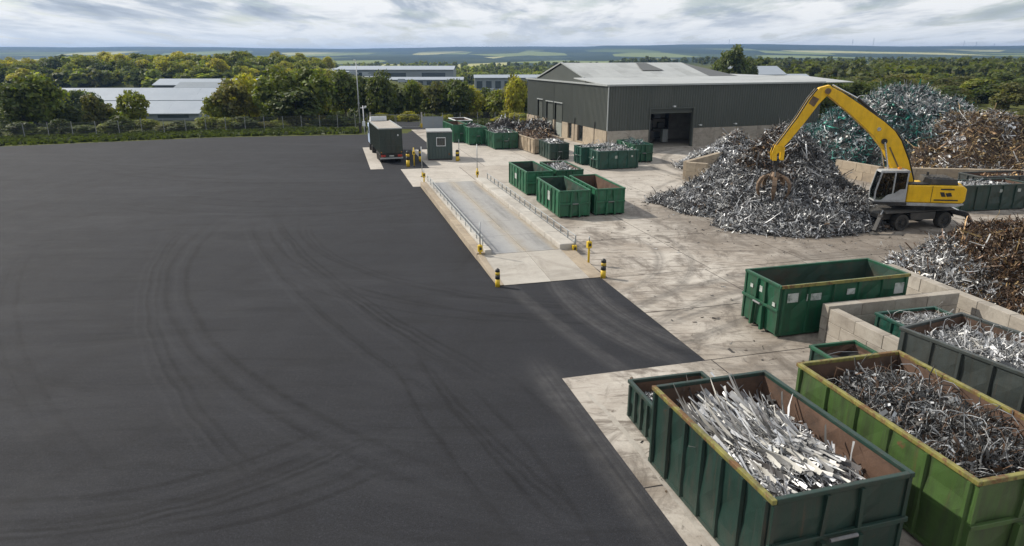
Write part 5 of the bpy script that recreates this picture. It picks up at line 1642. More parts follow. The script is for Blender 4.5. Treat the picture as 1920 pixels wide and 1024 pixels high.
for (x, dx) in ((3.1, 1), (-2.5, -1)):
    for s_ in (-1, 1):
        ft = (x + dx * 1.35, s_ * 1.75)
        og = MB().bar((x, s_ * 0.6, 1.18), (ft[0] - dx * 0.5, ft[1] * 0.86, 1.0), 0.32, 0.36).bar((ft[0] - dx * 0.55, ft[1] * 0.85, 1.08), (ft[0], ft[1], 0.22), 0.28, 0.30).build('outrigger', M['black'], ex, bevel=0.03)
        MB().tube([(ft[0], ft[1], 0.0), (ft[0], ft[1], 0.10), (ft[0], ft[1], 0.2)], [0.36, 0.32, 0.12], 10).build('foot_pad', M['chassis'], og)
        MB().tube([(x + dx * 0.1, s_ * 0.8, 1.45), (ft[0] - dx * 0.3, ft[1] * 0.92, 0.85)], 0.07, 8).build('cylinder', M['chrome'], og)
MB().tube([(0, 0, 1.36), (0, 0, 1.72)], 0.85, 24).build('slew_ring', M['black'], ex)
# upper body, slewed towards the heap
n_before = set(o.name for o in ex.children)
MB().prism([(-2.85, 1.85), (-2.4, 1.72), (2.0, 1.72), (2.0, 1.95), (-2.85, 1.95)], -1.3, 1.3).build('deck_frame', M['exc_grey'], ex, bevel=0.03)
MB().prism([(-2.9, 2.2), (-2.75, 1.97), (1.02, 1.97), (1.02, 3.22), (-2.65, 3.22), (-2.9, 3.0)], 0.35, 1.32).build('side_housing', M['exc_yellow'], ex, bevel=0.08)
MB().prism([(-2.9, 2.2), (-2.75, 1.97), (1.6, 1.97), (1.6, 3.1), (-2.65, 3.22), (-2.9, 3.0)], -1.32, -0.35).build('side_housing', M['exc_yellow'], ex, bevel=0.08)
MB().prism([(-3.15, 2.25), (-2.9, 1.97), (-1.4, 1.97), (-1.4, 3.24), (-2.9, 3.24), (-3.15, 2.95)], -0.34, 0.34).build('counterweight', M['exc_yellow'], ex, bevel=0.08)
MB().prism([(-2.35, 3.24), (-0.42, 3.24), (-0.50, 3.66), (-2.2, 3.66)], -0.9, 1.15).build('engine_hood', M['chassis'], ex, bevel=0.03)
MB().box(-0.38, 0.98, 0.4, 1.25, 3.23, 3.31).build('walk_plate', M['black'], ex)
for k in range(6):
    MB().box(-2.05 + k * 0.26, -1.95 + k * 0.26, -0.7, 0.95, 3.665, 3.70).build('hood_slat', M['chassis'], ex)
MB().tube([(-0.75, -0.2, 3.4), (-0.75, -0.2, 3.95)], 0.09, 8).build('exhaust', M['black'], ex)
MB().box(-0.62, -0.59, 1.322, 1.335, 2.02, 3.18).build('panel_joint', M['black'], ex)
MB().box(-2.05, -1.15, 1.325, 1.335, 2.92, 3.02).build('vent_slot', M['black'], ex)
MB().box(-2.4, -0.8, 1.325, 1.335, 2.15, 2.24).build('vent_slot', M['black'], ex)
mbd = MB()
mbd.prism([(-1.55, 2.44), (-1.27, 2.44), (-1.13, 2.76), (-1.41, 2.76)], 1.326, 1.334).prism([(-1.98, 2.48), (-1.64, 2.44), (-1.50, 2.70), (-1.86, 2.74)], 1.326, 1.334)
mbd.build('emblem', M['blackpaint'], ex)
# cab
y0, y1 = 0.30, 1.42
cabr = MB()
cabr.box(1.10, 3.2, y0, y1, 1.98, 2.10)
cabr.prism([(1.05, 4.12), (2.98, 4.05), (2.92, 4.18), (1.15, 4.27)], y0 - 0.02, y1 + 0.02)
for (a, b) in (((1.17, 2.1), (1.17, 4.14)), ((2.02, 2.1), (2.02, 4.12)), ((3.18, 2.1), (3.2, 2.75)), ((3.2, 2.72), (2.93, 4.10))):
    for yy in (y0 + 0.05, y1 - 0.05):
        cabr.bar((a[0], yy, a[1]), (b[0], yy, b[1]), 0.10, 0.10)
cab_o = cabr.build('cab', M['exc_grey'], ex, bevel=0.02)
MB().prism([(1.12, 2.1), (2.75, 2.1), (2.35, 2.5), (1.9, 2.62), (1.55, 2.9), (1.12, 2.95)], y1 - 0.03, y1 + 0.012).build('door_skirt', M['exc_grey'], cab_o)
MB().box(1.10, 1.14, y0 + 0.1, y1 - 0.1, 2.12, 4.12).build('rear_panel', M['exc_grey'], cab_o)
MB().prism([(2.07, 2.12), (3.15, 2.12), (3.17, 2.75), (2.90, 4.04), (2.07, 4.06)], y1 - 0.055, y1 - 0.045).build('side_window', M['cabglass'], cab_o)
MB().prism([(1.22, 2.12), (1.97, 2.12), (1.97, 4.06), (1.22, 4.08)], y1 - 0.055, y1 - 0.045).build('side_window', M['cabglass'], cab_o)
MB().prism([(2.07, 2.12), (3.15, 2.12), (3.17, 2.75), (2.90, 4.04), (1.2, 4.06), (1.2, 2.12)], y0 + 0.04, y0 + 0.055).build('side_window', M['glass'], cab_o)
MB().add([(3.19, y0 + 0.1, 2.12), (3.19, y1 - 0.1, 2.12), (3.21, y1 - 0.1, 2.75), (3.21, y0 + 0.1, 2.75), (2.95, y1 - 0.1, 4.06), (2.95, y0 + 0.1, 4.06)], [(0, 1, 2, 3), (3, 2, 4, 5)]).build('windscreen', M['cabglass'], cab_o)
MB().box(1.45, 1.95, 0.6, 1.1, 2.10, 2.6).box(1.4, 1.55, 0.6, 1.1, 2.6, 3.4).build('seat', M['black'], cab_o, bevel=0.05)
MB().tube([(2.75, 0.8, 2.1), (2.6, 0.8, 2.8)], 0.04, 6).box(2.48, 2.66, 0.6, 1.0, 2.78, 2.84).build('console', M['black'], cab_o)
MB().bar((3.05, y1 + 0.03, 3.75), (3.3, y1 + 0.22, 3.75), 0.04, 0.04).box(3.24, 3.32, y1 + 0.12, y1 + 0.32, 3.45, 3.85).build('mirror', M['black'], cab_o)
MB().box(1.5, 1.7, 0.7, 0.9, 4.24, 4.40).build('beacon', M['orange'], cab_o)
MB().box(1.05, 3.25, y1 - 0.1, y1 + 0.14, 1.80, 1.97).build('step', M['black'], cab_o)


# boom: swept box following a bent spine (x,z,depth of section)
def spine_beam(name, pts, half, mat, parent, bevel=0.03):
    mbb = MB()
    v, f = [], []
    n = len(pts)
    for i, (x, z, hh) in enumerate(pts):
        a = pts[max(i - 1, 0)]
        b = pts[min(i + 1, n - 1)]
        d = Vector((b[0] - a[0], 0, b[1] - a[1])).normalized()
        nn = Vector((-d.z, 0, d.x))
        for (sy, sn) in ((-1, -1), (1, -1), (1, 1), (-1, 1)):
            v.append(Vector((x, sy * half, z)) + nn * (sn * hh / 2))
    for i in range(n - 1):
        for k in range(4):
            a, b = i * 4 + k, i * 4 + (k + 1) % 4
            f.append((a, b, b + 4, a + 4))
    f.append((3, 2, 1, 0))
    f.append(tuple(range((n - 1) * 4, n * 4)))
    mbb.add(v, f)
    return mbb.build(name, M[mat], parent, bevel=bevel)


BOOM = [(0.62, 2.6, 0.9), (0.85, 3.2, 1.05), (1.42, 4.55, 1.15), (2.15, 5.85, 1.25), (2.62, 6.42, 1.30), (3.3, 7.05, 1.15), (4.9, 8.25, 0.92), (6.35, 9.25, 0.74), (6.85, 9.55, 0.62)]
boom = spine_beam('boom', BOOM, 0.33, 'exc_yellow', ex)
STICK = [(6.62, 9.50, 0.35), (6.95, 9.66, 0.70), (7.35, 9.52, 0.80), (7.85, 8.86, 0.74), (8.58, 7.55, 0.62), (9.35, 6.35, 0.55), (9.98, 5.45, 0.46)]
stick = spine_beam('stick', STICK, 0.26, 'exc_yellow', ex)
for s_ in (-1, 1):
    MB().tube([(1.75, s_ * 0.42, 2.3), (2.2, s_ * 0.42, 4.0)], 0.12, 10).build('lift_cylinder', M['black'], boom)
    MB().tube([(2.2, s_ * 0.42, 4.0), (2.75, s_ * 0.42, 6.1)], 0.065, 8).build('cylinder_rod', M['chrome'], boom)
    MB().tube([(2.78, s_ * 0.43, 6.15), (2.78, s_ * 0.33, 6.15)], 0.20, 12).build('pivot_boss', M['black'], boom)
    MB().tube([(3.25, s_ * 0.37, 7.0), (3.25, s_ * 0.33, 7.0)], 0.14, 12).build('pin', M['chrome'], boom)
    MB().bar((1.55, s_ * 0.345, 4.35), (2.35, s_ * 0.345, 5.75), 0.02, 0.09).build('weld_strip', M['rustgrab'], boom)
    MB().tube([(7.05, s_ * 0.38, 9.60), (7.05, s_ * 0.26, 9.60)], 0.20, 12).build('pivot_boss', M['rustgrab'], stick)
    MB().box(0.35, 1.25, s_ * 0.50 - 0.06, s_ * 0.50 + 0.06, 1.96, 3.2).build('boom_bracket', M['exc_yellow'], boom)
    MB().prism([(7.55, 9.05), (8.0, 9.25), (8.25, 8.75), (7.85, 8.5)], s_ * 0.27 - 0.015, s_ * 0.27 + 0.015).build('clamp_plate', M['rustgrab'], stick)
MB().tube([(3.4, 0, 7.95), (4.9, 0, 9.1)], 0.11, 10).build('stick_cylinder', M['black'], boom)
MB().tube([(4.9, 0, 9.1), (6.7, 0, 10.0)], 0.055, 8).build('cylinder_rod', M['chrome'], boom)
for q_, yy in enumerate((0.22, 0.28, -0.2)):
    MB().tube([(0.25, yy, 2.6)] + [(x - 0.53 * hh * 0.87 - 0.04 * q_, yy, z + 0.53 * hh * 0.5 + 0.03 * q_) for (x, z, hh) in BOOM[1:]], 0.04, 6).build('hose', M['black'], boom)
    MB().tube([(x + 0.55 * hh * 0.85 + 0.04 * q_, yy * 0.8, z + 0.55 * hh * 0.5) for (x, z, hh) in STICK[2:]] + [(10.15, yy * 0.6, 4.6)], 0.04, 6).build('hose', M['black'], stick)
# stick end and grab
for s_ in (-1, 1):
    MB().prism([(9.6, 5.7), (10.2, 5.75), (10.38, 5.15), (10.28, 4.62), (9.98, 4.62), (10.02, 5.1), (9.75, 5.3)], s_ * 0.30 - 0.05, s_ * 0.30 + 0.05).build('end_plate', M['exc_yellow'], stick)
MB().box(9.45, 9.75, -0.22, 0.22, 4.62, 5.6).build('link', M['exc_yellow'], stick, bevel=0.04)
GX = 9.92
MB().box(GX - 0.16, GX + 0.24, -0.18, 0.18, 4.3, 4.75).tube([(GX, 0, 3.7), (GX, 0, 4.32)], 0.16, 10).build('grab_rotator', M['black'], ex, bevel=0.02)
MB().tube([(GX, 0, 3.15), (GX, 0, 3.45), (GX, 0, 3.75)], [0.34, 0.40, 0.24], 12).build('grab_head', M['rustgrab'], ex)
for k in range(5):
    a = R(8 + 72 * k)
    ca, sa = math.cos(a), math.sin(a)
    v, f = [], []
    tine = ((0.30, 3.40, 0.10), (0.62, 3.52, 0.13), (0.95, 3.30, 0.15), (1.16, 2.90, 0.16), (1.18, 2.45, 0.15), (1.05, 2.05, 0.10), (0.84, 1.75, 0.03))
    for (rr_, z_, hw) in tine:
        for (dr, sw_) in ((0.08, -1), (0.08, 1), (-0.10, 1), (-0.10, -1)):
            rx, ry = rr_ + dr, sw_ * hw
            v.append((GX + rx * ca - ry * sa, rx * sa + ry * ca, z_ + (0.03 if dr > 0 else -0.07)))
    for i in range(len(tine) - 1):
        for q_ in range(4):
            f.append((i * 4 + q_, i * 4 + (q_ + 1) % 4, i * 4 + 4 + (q_ + 1) % 4, i * 4 + 4 + q_))
    f += [(3, 2, 1, 0), tuple(range(len(v) - 4, len(v)))]
    tn = MB().add(v, f).build('grab_tine', M['rustgrab'], ex)
    MB().tube([(GX + 0.25 * ca, 0.25 * sa, 3.85), (GX + 0.82 * ca, 0.82 * sa, 3.5)], 0.06, 6).build('tine_cylinder', M['black'], tn)
slew = Matrix.Rotation(R(172 - 193), 4, 'Z')
for o in list(ex.children):
    if o.name not in n_before:
        o.matrix_local = slew @ o.matrix_local

# ------------------------------------------------------------------ fences, gate, poles
def fence(label, pts, h, spacing, wires, group=None):
    a0 = pts[0]
    t = thing('wire_fence', label, 'fence', (a0[0], a0[1], 0), 0, group)
    mbw = MB()
    for (a, b) in zip(pts[:-1], pts[1:]):
        a, b = Vector((*a, 0)), Vector((*b, 0))
        L = (b - a).length
        d = (b - a) / L
        n = max(1, round(L / spacing))
        for k in range(n + 1):
            if k == n and b.xy != Vector(pts[-1]):
                continue
            p = a + d * (L * k / n) - Vector((*a0, 0))
            ps = MB().box(-0.04, 0.04, -0.04, 0.04, -0.1, h + 0.08 + random.uniform(0, .1)).build('post', M['fencepost'], t)
            ps.location = p
        o = a - Vector((*a0, 0))
        e = b - Vector((*a0, 0))
        for z in (h - 0.02, h * 0.66, h * 0.33, 0.12):
            mbw.bar((o.x, o.y, z), (e.x, e.y, z), 0.02, 0.02)
        m = int(L / wires)
        for k in range(m):
            p = o + d * (L * k / m)
            q = p + d * 0.012
            mbw.add([(p.x, p.y, 0.02), (q.x, q.y, 0.02), (q.x, q.y, h), (p.x, p.y, h)], [(0, 1, 2, 3)])
    mbw.build('wire_mesh', M['wire'], t)
    return t


fence('long galvanised wire fence along the left back edge of the asphalt', [(-112, 86), (-76.5, 103.3), (-52.6, 112), (-27.3, 121.2), (-25.2, 121.4)], 2.2, 3.1, 0.09)
fence('wire fence behind the green skips right of the gate', [(-15.2, 121.4), (-3, 123.5), (4, 124.0)], 2.4, 3.2, 0.09)
gt_ = thing('yard_gate', 'wide mesh yard gate standing between lorry and cabin', 'gate', (-24.6, 121.3, 0), 0)
for k in range(2):
    x0 = 0.1 + k * 4.3
    lf = MB().box(x0, x0 + 0.07, -0.03, 0.03, 0.1, 2.2).box(x0 + 4.1, x0 + 4.17, -0.03, 0.03, 0.1, 2.2).box(x0, x0 + 4.17, -0.029, 0.029, 0.1, 0.17).box(x0, x0 + 4.17, -0.029, 0.029, 2.13, 2.2).build('gate_leaf', M['fencepost'], gt_)
    mbw = MB()
    for i in range(40):
        xx = x0 + 0.1 + i * 0.1
        mbw.box(xx, xx + 0.012, -0.006, 0.006, 0.17, 2.13)
    mbw.build('gate_mesh', M['wire'], lf)
for x in (-0.15, 8.75):
    MB().box(x, x + 0.25, -0.12, 0.12, 0, 2.6).build('gate_post', M['pale_block'], gt_)
MB().box(8.68, 9.07, -0.19, 0.19, 0, 0.7).build('post_guard', M['yellow'], gt_)
t = thing('mesh_panel', 'pale mesh screen panel just right of the gate', 'screen', (-15.2, 118.5, 0), 5)
MB().box(0, 3.4, -0.02, 0.02, 0.15, 2.1).build('sheet', M['fargrey'], t)
for x in (-0.05, 1.7, 3.4):
    MB().box(x, x + 0.08, -0.05, 0.05, 0, 2.3).build('post', M['fencepost'], t)
t = thing('lamp_pole', 'tall thin grey lamp pole behind the lorry', 'lamp post', (-24.6, 112.6, 0), 0)
MB().tube([(0, 0, 0), (0, 0, 6), (0, 0, 11.2)], [0.12, 0.09, 0.05], 8).build('pole', M['galv'], t, True)
MB().box(-0.2, 0.2, -0.2, 0.2, 0, 1.6).build('base_cabinet', M['black'], t, bevel=0.03)
MB().bar((0, 0, 11.1), (0.0, -0.9, 11.3), 0.06, 0.06).box(-0.14, 0.14, -1.4, -0.8, 11.24, 11.36).build('lamp_head', M['white'], t)
MB().box(-0.12, 0.12, -0.12, 0.12, 4.6, 4.8).build('clamp', M['galv'], t)
t = thing('camera_pole', 'short security camera pole beside the lamp pole', 'camera pole', (-23.7, 111.4, 0), 0)
MB().tube([(0, 0, 0), (0, 0, 4.4)], 0.07, 8).build('pole', M['white'], t, True)
MB().box(-0.45, 0.45, -0.05, 0.05, 4.0, 4.12).box(0.3, 0.55, -0.4, 0.15, 4.14, 4.34).build('camera_head', M['white'], t)
MB().box(-0.22, 0.22, -0.22, 0.0, 1.2, 2.0).build('control_box', M['white'], t)

# ------------------------------------------------------------------ far buildings
def shed(name, label, x, y, yaw, L, W, base, eave, ridge, wall='fargrey', roof='farwhite', wins=0, bays=8, group=None):
    """gabled shed, long side facing the camera; x,y is its near-left corner"""
    t = thing(name, label, 'building', (x, y, base), yaw, group)
    e, rg = eave - base, ridge - base
    MB().box(0, L, 0.3, W - 0.3, 0, e - 0.02).build('wall', M[wall], t)
    for a, b in split(-0.6, L + 0.6, bays):
        MB().add([(a + .008, -0.6, e), (b - .008, -0.6, e), (b - .008, W / 2, rg), (a + .008, W / 2, rg), (a + .008, -0.6, e - 0.25), (b - .008, -0.6, e - 0.25)], [(0, 1, 2, 3), (4, 5, 1, 0)]).build('roof_sheet', M[roof], t)
    MB().add([(-0.6, W + 0.6, e), (L + 0.6, W + 0.6, e), (L + 0.6, W / 2, rg), (-0.6, W / 2, rg)], [(3, 2, 1, 0)]).build('rear_roof', M[roof], t)
    MB().add([(0, 0.3, e - 0.02), (0, W - 0.3, e - 0.02), (0, W / 2, rg - 0.1)], [(0, 2, 1)]).add([(L, 0.3, e - 0.02), (L, W - 0.3, e - 0.02), (L, W / 2, rg - 0.1)], [(0, 1, 2)]).build('gable', M[wall], t)
    for k in range(wins):
        xx = L * (k + 0.5) / wins
        MB().box(xx - L / wins * 0.3, xx + L / wins * 0.3, 0.18, 0.298, e * 0.35, e * 0.8).build('window', M['glass_far'], t)
    return t


shed('factory_shed', 'long pale blue roofed shed behind the left hedge, front one', -160, 238, 3, 52, 20, tz(-130, 245), -7.0, -3.4, 'fargrey', 'farwhite', 3, 9)
shed('factory_shed', 'long pale roofed shed directly behind the front left one', -184, 272, 3, 76, 20, tz(-140, 280) - 1, -4.6, -0.4, 'fargrey', 'farwhite', 8, 9)
shed('factory_shed', 'white flat shed with dark end behind the left sheds', -158, 312, 2, 44, 16, tz(-135, 320) - 1, -0.4, 2.0, 'fardark', 'farwhite', 4, 5)
shed('factory_shed', 'dark grey low building right of the left sheds', -141, 296, 2, 22, 14, tz(-125, 305) - 1, -0.8, 1.2, 'fardark', 'fargrey', 3, 4)
shed('distribution_warehouse', 'wide grey distribution warehouse with white roof beyond the wood', -126, 505, 2, 84, 50, tz(-90, 520) - 1, 2.4, 4.6, 'fargrey', 'farwhite', 3, 12)
shed('distribution_warehouse', 'lower white annex left of the wide grey warehouse', -140, 500, 2, 30, 30, tz(-125, 505) - 1, 1.0, 3.4, 'farwhite', 'farwhite', 4, 5)
shed('long_shed', 'long low white shed before the wide grey warehouse', -142, 452, 1, 60, 12, tz(-110, 455) - 1, -3.2, -1.6, 'farwhite', 'farwhite', 8, 8)
shed('long_shed', 'low pale shed behind the belt of trees, left of centre', -76, 430, 1, 46, 12, tz(-50, 435) - 1, -2.0, -0.6, 'fargrey', 'farwhite', 8, 6)
shed('long_shed', 'low white shed behind the trees, nearest the olive warehouse', -22, 420, 4, 44, 12, tz(0, 425) - 1, -0.6, 1.0, 'fargrey', 'farwhite', 8, 6)
shed('greenhouse', 'white greenhouse roof rising behind the olive warehouse roof', 92, 300, 12, 26, 16, tz(104, 305), 4.2, 7.6, 'farwhite', 'farwhite', 4, 5)
shed('greenhouse', 'small white shed right of the greenhouse roof', 120, 318, 6, 14, 9, tz(125, 320), 2.6, 4.0, 'farwhite', 'farwhite', 2, 3)
shed('farm_shed', 'tiny pale shed among trees on the right skyline', 330, 560, 0, 22, 10, tz(340, 565), tz(340, 565) + 4, tz(340, 565) + 6, 'farwhite', 'farwhite', 2, 3)
for k, (x, y) in enumerate(((-95, 415), (-88, 417), (-66, 410), (-58, 409), (-14, 404), (-7, 405), (2, 404))):
    t = thing('parked_van', 'white van parked before the distant sheds', 'van', (x, y, tz(x, y)), 10, 'vans parked before the distant sheds')
    MB().prism([(0, 0.5), (5.2, 0.5), (5.2, 1.3), (4.5, 1.5), (3.9, 2.4), (0, 2.4)], 0, 2).build('body', M['farwhite'], t)
    MB().prism([(4.0, 1.5), (4.45, 1.52), (3.95, 2.25), (3.7, 2.25)], -0.02, 2.02).build('window', M['glass_far'], t)
    for xx in (0.9, 4.2):
        for yy in (0.0, 1.8):
            MB().tube([(xx, yy - 0.05, 0.35), (xx, yy + 0.22, 0.35)], 0.35, 10).build('wheel', M['tyre'], t)
for k, (px_, dist, hh) in enumerate(((1595, 7300, 62), (1634, 7300, 80), (1803, 7400, 75), (1826, 7400, 70), (1860, 7350, 55), (1365, 7600, 55))):
    x = (px_ - 960) / 1343 * dist
    y = dist
    lab = ['first mast from the left of the skyline pair', 'second taller mast from the left on the right skyline', 'tall mast of the far right skyline trio', 'middle mast of the far right skyline trio', 'last small mast on the far right skyline', 'lone mast on the skyline knoll behind the olive warehouse'][k]
    t = thing('lattice_mast', lab, 'mast', (x, y, tz(x, y)), 0)
    for sx in (-1, 1):
        MB().bar((sx * 4, 0, 0), (sx * 0.8, 0, hh), 1.3, 1.3).build('leg', M['fargrey'], t)
    for z in (0.55, 0.75, 0.92):
        MB().bar((-7, 0, hh * z), (7, 0, hh * z), 0.9, 0.9).build('cross_arm', M['fargrey'], t)

# ------------------------------------------------------------------ trees
def crown(seed, lobes, per, leaf, kind='round'):
    r = np.random.default_rng(seed)
    c = r.normal(0, 1, (lobes, 3))
    c /= np.linalg.norm(c, axis=1)[:, None]
    c *= r.uniform(0.35, 1.0, (lobes, 1)) ** 0.5
    c = c * np.array([0.34, 0.34, 0.36]) + np.array([0, 0, 0.54])
    if kind == 'bush':
        c[:, 2] = np.abs(c[:, 2] - 0.2) * 1.1
    rl = r.uniform(0.10, 0.21, lobes)
    li = np.repeat(np.arange(lobes), per)
    d = r.normal(0, 1, (lobes * per, 3))
    d /= np.linalg.norm(d, axis=1)[:, None]
    d[:, 2] = np.where(d[:, 2] < -0.4, -d[:, 2], d[:, 2])
    p = c[li] + d * (rl[li] * r.uniform(0.55, 1.08, lobes * per))[:, None]
    n = len(p)
    up = d + r.normal(0, 0.55, (n, 3)) + np.array([0, 0, 0.25])
    up /= np.linalg.norm(up, axis=1)[:, None]
    ref = r.normal(0, 1, (n, 3))
    ax = np.cross(up, ref)
    ax /= np.linalg.norm(ax, axis=1)[:, None]
    ay = np.cross(up, ax)
    s_ = leaf * r.lognormal(0, 0.3, (n, 1))
    V0 = np.stack([p - ax * s_ - ay * s_ * 0.6, p + ax * s_ - ay * s_ * 0.5 + up * s_ * 0.3, p + ax * s_ * 0.8 + ay * s_ * 0.6, p - ax * s_ * 0.9 + ay * s_ * 0.6 + up * s_ * 0.25], 1).reshape(-1, 3)
    Q0 = np.arange(n * 4).reshape(-1, 4)
    lobe_t = r.uniform(0.75, 1.25, lobes)
    cc = (lobe_t[li] * r.uniform(0.75, 1.25, n))[:, None] * np.array([[1.0, 1.0, 1.0]]) * (1 + r.normal(0, 0.06, (n, 3)))
    C0 = np.repeat(np.clip(cc, 0.2, 1.6), 4, axis=0)
    return V0, Q0, C0


crown_src = [crown(100 + k, 46, 62, 0.028) for k in range(4)] + [crown(110 + k, 30, 60, 0.034) for k in range(2)] + [crown(120 + k, 34, 60, 0.030, 'bush') for k in range(3)]
crown_me = {}


def crown_mesh(k, mat):
    if (k, mat) not in crown_me:
        V0, Q0, C0 = crown_src[k]
        me = quads_mesh('crown', V0, Q0, C0)
        me.materials.append(M[mat])
        crown_me[(k, mat)] = me
    return crown_me[(k, mat)]


def trunk_mesh(seed):
    r = random.Random(seed)
    mbt_ = MB()
    mbt_.tube([(0, 0, -0.06), (0.006, 0.004, 0.18), (-0.004, 0.01, 0.42), (0, 0, 0.72)], [0.026, 0.020, 0.014, 0.004], 7)
    for k in range(6):
        a = r.uniform(0, 6.28)
        z = r.uniform(0.18, 0.45)
        mbt_.tube([(0, 0, z), (math.cos(a) * 0.14, math.sin(a) * 0.14, z + 0.12), (math.cos(a) * 0.28, math.sin(a) * 0.28, z + 0.24)], [0.011, 0.008, 0.003], 5)
    me = mbt_.mesh('trunk')
    me.materials.append(M['bark'])
    return me


trunk_me = [trunk_mesh(k) for k in range(3)]
ntree = 0


def tree(name, label, cat, x, y, h, wd, mat, k, group=None, z=None):
    global ntree
    ntree += 1
    zb = (tz(x, y) if z is None else z) - 0.1
    t = thing(name, label, cat, (x, y, zb), random.uniform(0, 360), group)
    tr = obj('trunk' if cat == 'tree' else 'stems', trunk_me[ntree % 3], None, t)
    cr = obj('crown' if cat == 'tree' else 'foliage', crown_mesh(k, mat), None, t)
    tr.scale = (wd * 0.9, wd * 0.9, h)
    cr.scale = (wd, wd, h)
    return t


def along(pts, s_):
    L = [math.hypot(b[0] - a[0], b[1] - a[1]) for a, b in zip(pts[:-1], pts[1:])]
    d = s_ * sum(L)
    for (a, b), l in zip(zip(pts[:-1], pts[1:]), L):
        if d <= l:
            return a[0] + (b[0] - a[0]) * d / l, a[1] + (b[1] - a[1]) * d / l
        d -= l
    return pts[-1]


# named trees close behind the fence  (pixel column, distance, height, width, leaf, crown)
def colx(px_, y):
    return (px_ - 960) / 1343.0 * y


for (px_, y, h, wd, mat, k, lab) in (
        (20, 118, 9.0, 9.5, 'leaf_dark', 0, 'dark broad tree at the far left behind the fence'),
        (62, 120, 9.4, 9.0, 'leaf_mid', 1, 'yellowish green tree second from the left behind the fence'),
        (105, 122, 4.6, 5.5, 'leaf_dark', 2, 'low dark tree before the left end of the pale sheds'),
        (160, 121, 6.0, 5.6, 'leaf_olive', 4, 'olive open crowned tree before the pale sheds'),
        (232, 122, 6.9, 6.0, 'leaf_mid', 5, 'slim olive green tree in front of the pale shed roof'),
        (196, 124, 3.8, 5.0, 'leaf_mid', 3, 'low green tree between the two slimmer trees by the pale sheds'),
        (425, 128, 8.2, 8.0, 'leaf_olive', 0, 'autumn tinged tree at the right end of the pale sheds'),
        (390, 127, 5.5, 6.0, 'leaf_mid', 1, 'small green tree at the corner of the pale sheds'),
        (455, 136, 10.0, 8.5, 'leaf_pale', 5, 'yellow green tree left of the big round tree'),
        (512, 128, 10.2, 10.5, 'leaf_mid', 2, 'left half of the big round green tree clump behind the fence'),
        (575, 131, 10.3, 11.0, 'leaf_mid', 3, 'right half of the big round green tree clump behind the fence'),
        (545, 125, 6.6, 10.5, 'leaf_dark', 0, 'dark lower tree at the foot of the big round clump'),
        (640, 142, 10.0, 8.5, 'leaf_dark', 1, 'dark tree left of the lamp pole'),
        (712, 146, 10.2, 8.0, 'leaf_dark', 2, 'dark tree right of the lamp pole'),
        (676, 150, 9.5, 8.0, 'leaf_dark', 3, 'dark tree directly behind the lamp pole'),
        (1376, 262, 19.0, 13.0, 'leaf_dark', 0, 'tall dark tree rising above the olive warehouse roof'),
        (1352, 270, 14.5, 10.0, 'leaf_dark', 1, 'shorter dark tree left of the tall one above the warehouse roof'),
        (1404, 275, 13.5, 11.0, 'leaf_dark', 2, 'shorter dark tree right of the tall one above the warehouse roof')):
    tree('tree', lab, 'tree', colx(px_, y), y, h, wd, mat, k)
# low shrubs right behind the fence
fl = [(-84, 103.6), (-76.5, 107.0), (-52.6, 115.4), (-28, 124.6)]
ORD = 'first second third fourth fifth sixth seventh eighth ninth tenth eleventh twelfth thirteenth fourteenth fifteenth sixteenth seventeenth eighteenth nineteenth twentieth'.split()
for i in range(20):
    x, y = along(fl, (i + 0.5) / 20)
    x += random.uniform(-0.8, 0.8)
    y += random.uniform(0.2, 3.0)
    tree('hedge_shrub', 'low leafy hedge shrub behind the left fence, ' + ORD[i] + ' from the left', 'shrub', x, y, random.uniform(1.6, 3.2), random.uniform(4.6, 6.6), random.choice(['leaf_dark', 'leaf_mid', 'leaf_dark', 'leaf_olive']), 6 + i % 3, 'shrubs of the hedge along the left fence')
for i in range(16):
    x = random.uniform(-30, 6)
    y = random.uniform(127, 142)
    if -30 < x < -16:
        y += 8
    tree('verge_shrub', 'low pale shrub on the grass behind the gate', 'shrub', x, y, random.uniform(1.3, 2.6), random.uniform(3, 5), random.choice(['leaf_pale', 'leaf_mid', 'leaf_pale']), 6 + i % 3, 'pale shrubs behind the gate')


def wood(label, group, n, f, hr, wr, mats, wts, name='tree', ks=(0, 1, 2, 3, 4, 5), cat='tree', thirds=None):
    word = {'leaf_dark': 'dark green', 'leaf_mid': 'mid green', 'leaf_pale': 'yellow green', 'leaf_olive': 'olive'}
    for i in range(n):
        x, y = f(i)
        h = random.uniform(*hr)
        mat = random.choices(mats, wts)[0]
        lab = word[mat] + ' ' + label
        if thirds:
            c_ = 960 + x / y * 1343
            lab += ', ' + ('left part' if c_ < thirds[0] else 'middle part' if c_ < thirds[1] else 'right part')
            lab += ', nearer rows' if y < thirds[2] else ', farther rows'
        tree(name, lab, cat, x, y, h, random.uniform(*wr) * (0.8 + 0.2 * h / hr[1]), mat, random.choice(ks), group)


def belt(i):
    y = random.uniform(152, 205)
    return colx(random.uniform(610, 1010), y), y


wood('tree of the belt left of the warehouse', 'trees of the belt left of the warehouse', 52, belt, (7.5, 10.5), (6.5, 9.5), ['leaf_dark', 'leaf_mid', 'leaf_pale', 'leaf_olive'], [4, 5, 2, 2], thirds=(740, 870, 178))


def leftclump(i):
    y = random.uniform(195, 232)
    return colx(random.uniform(-60, 165), y), y


wood('tree of the dense upper left clump', 'trees of the dense left clump', 26, leftclump, (9, 12.5), (9, 12.5), ['leaf_dark', 'leaf_dark', 'leaf_mid'], [5, 3, 1], thirds=(30, 110, 213))


def hillside(i):
    y = 332 + (i % 8 + random.random()) * 19
    return colx(-60 + (i // 8 + random.random()) * 43, y), y


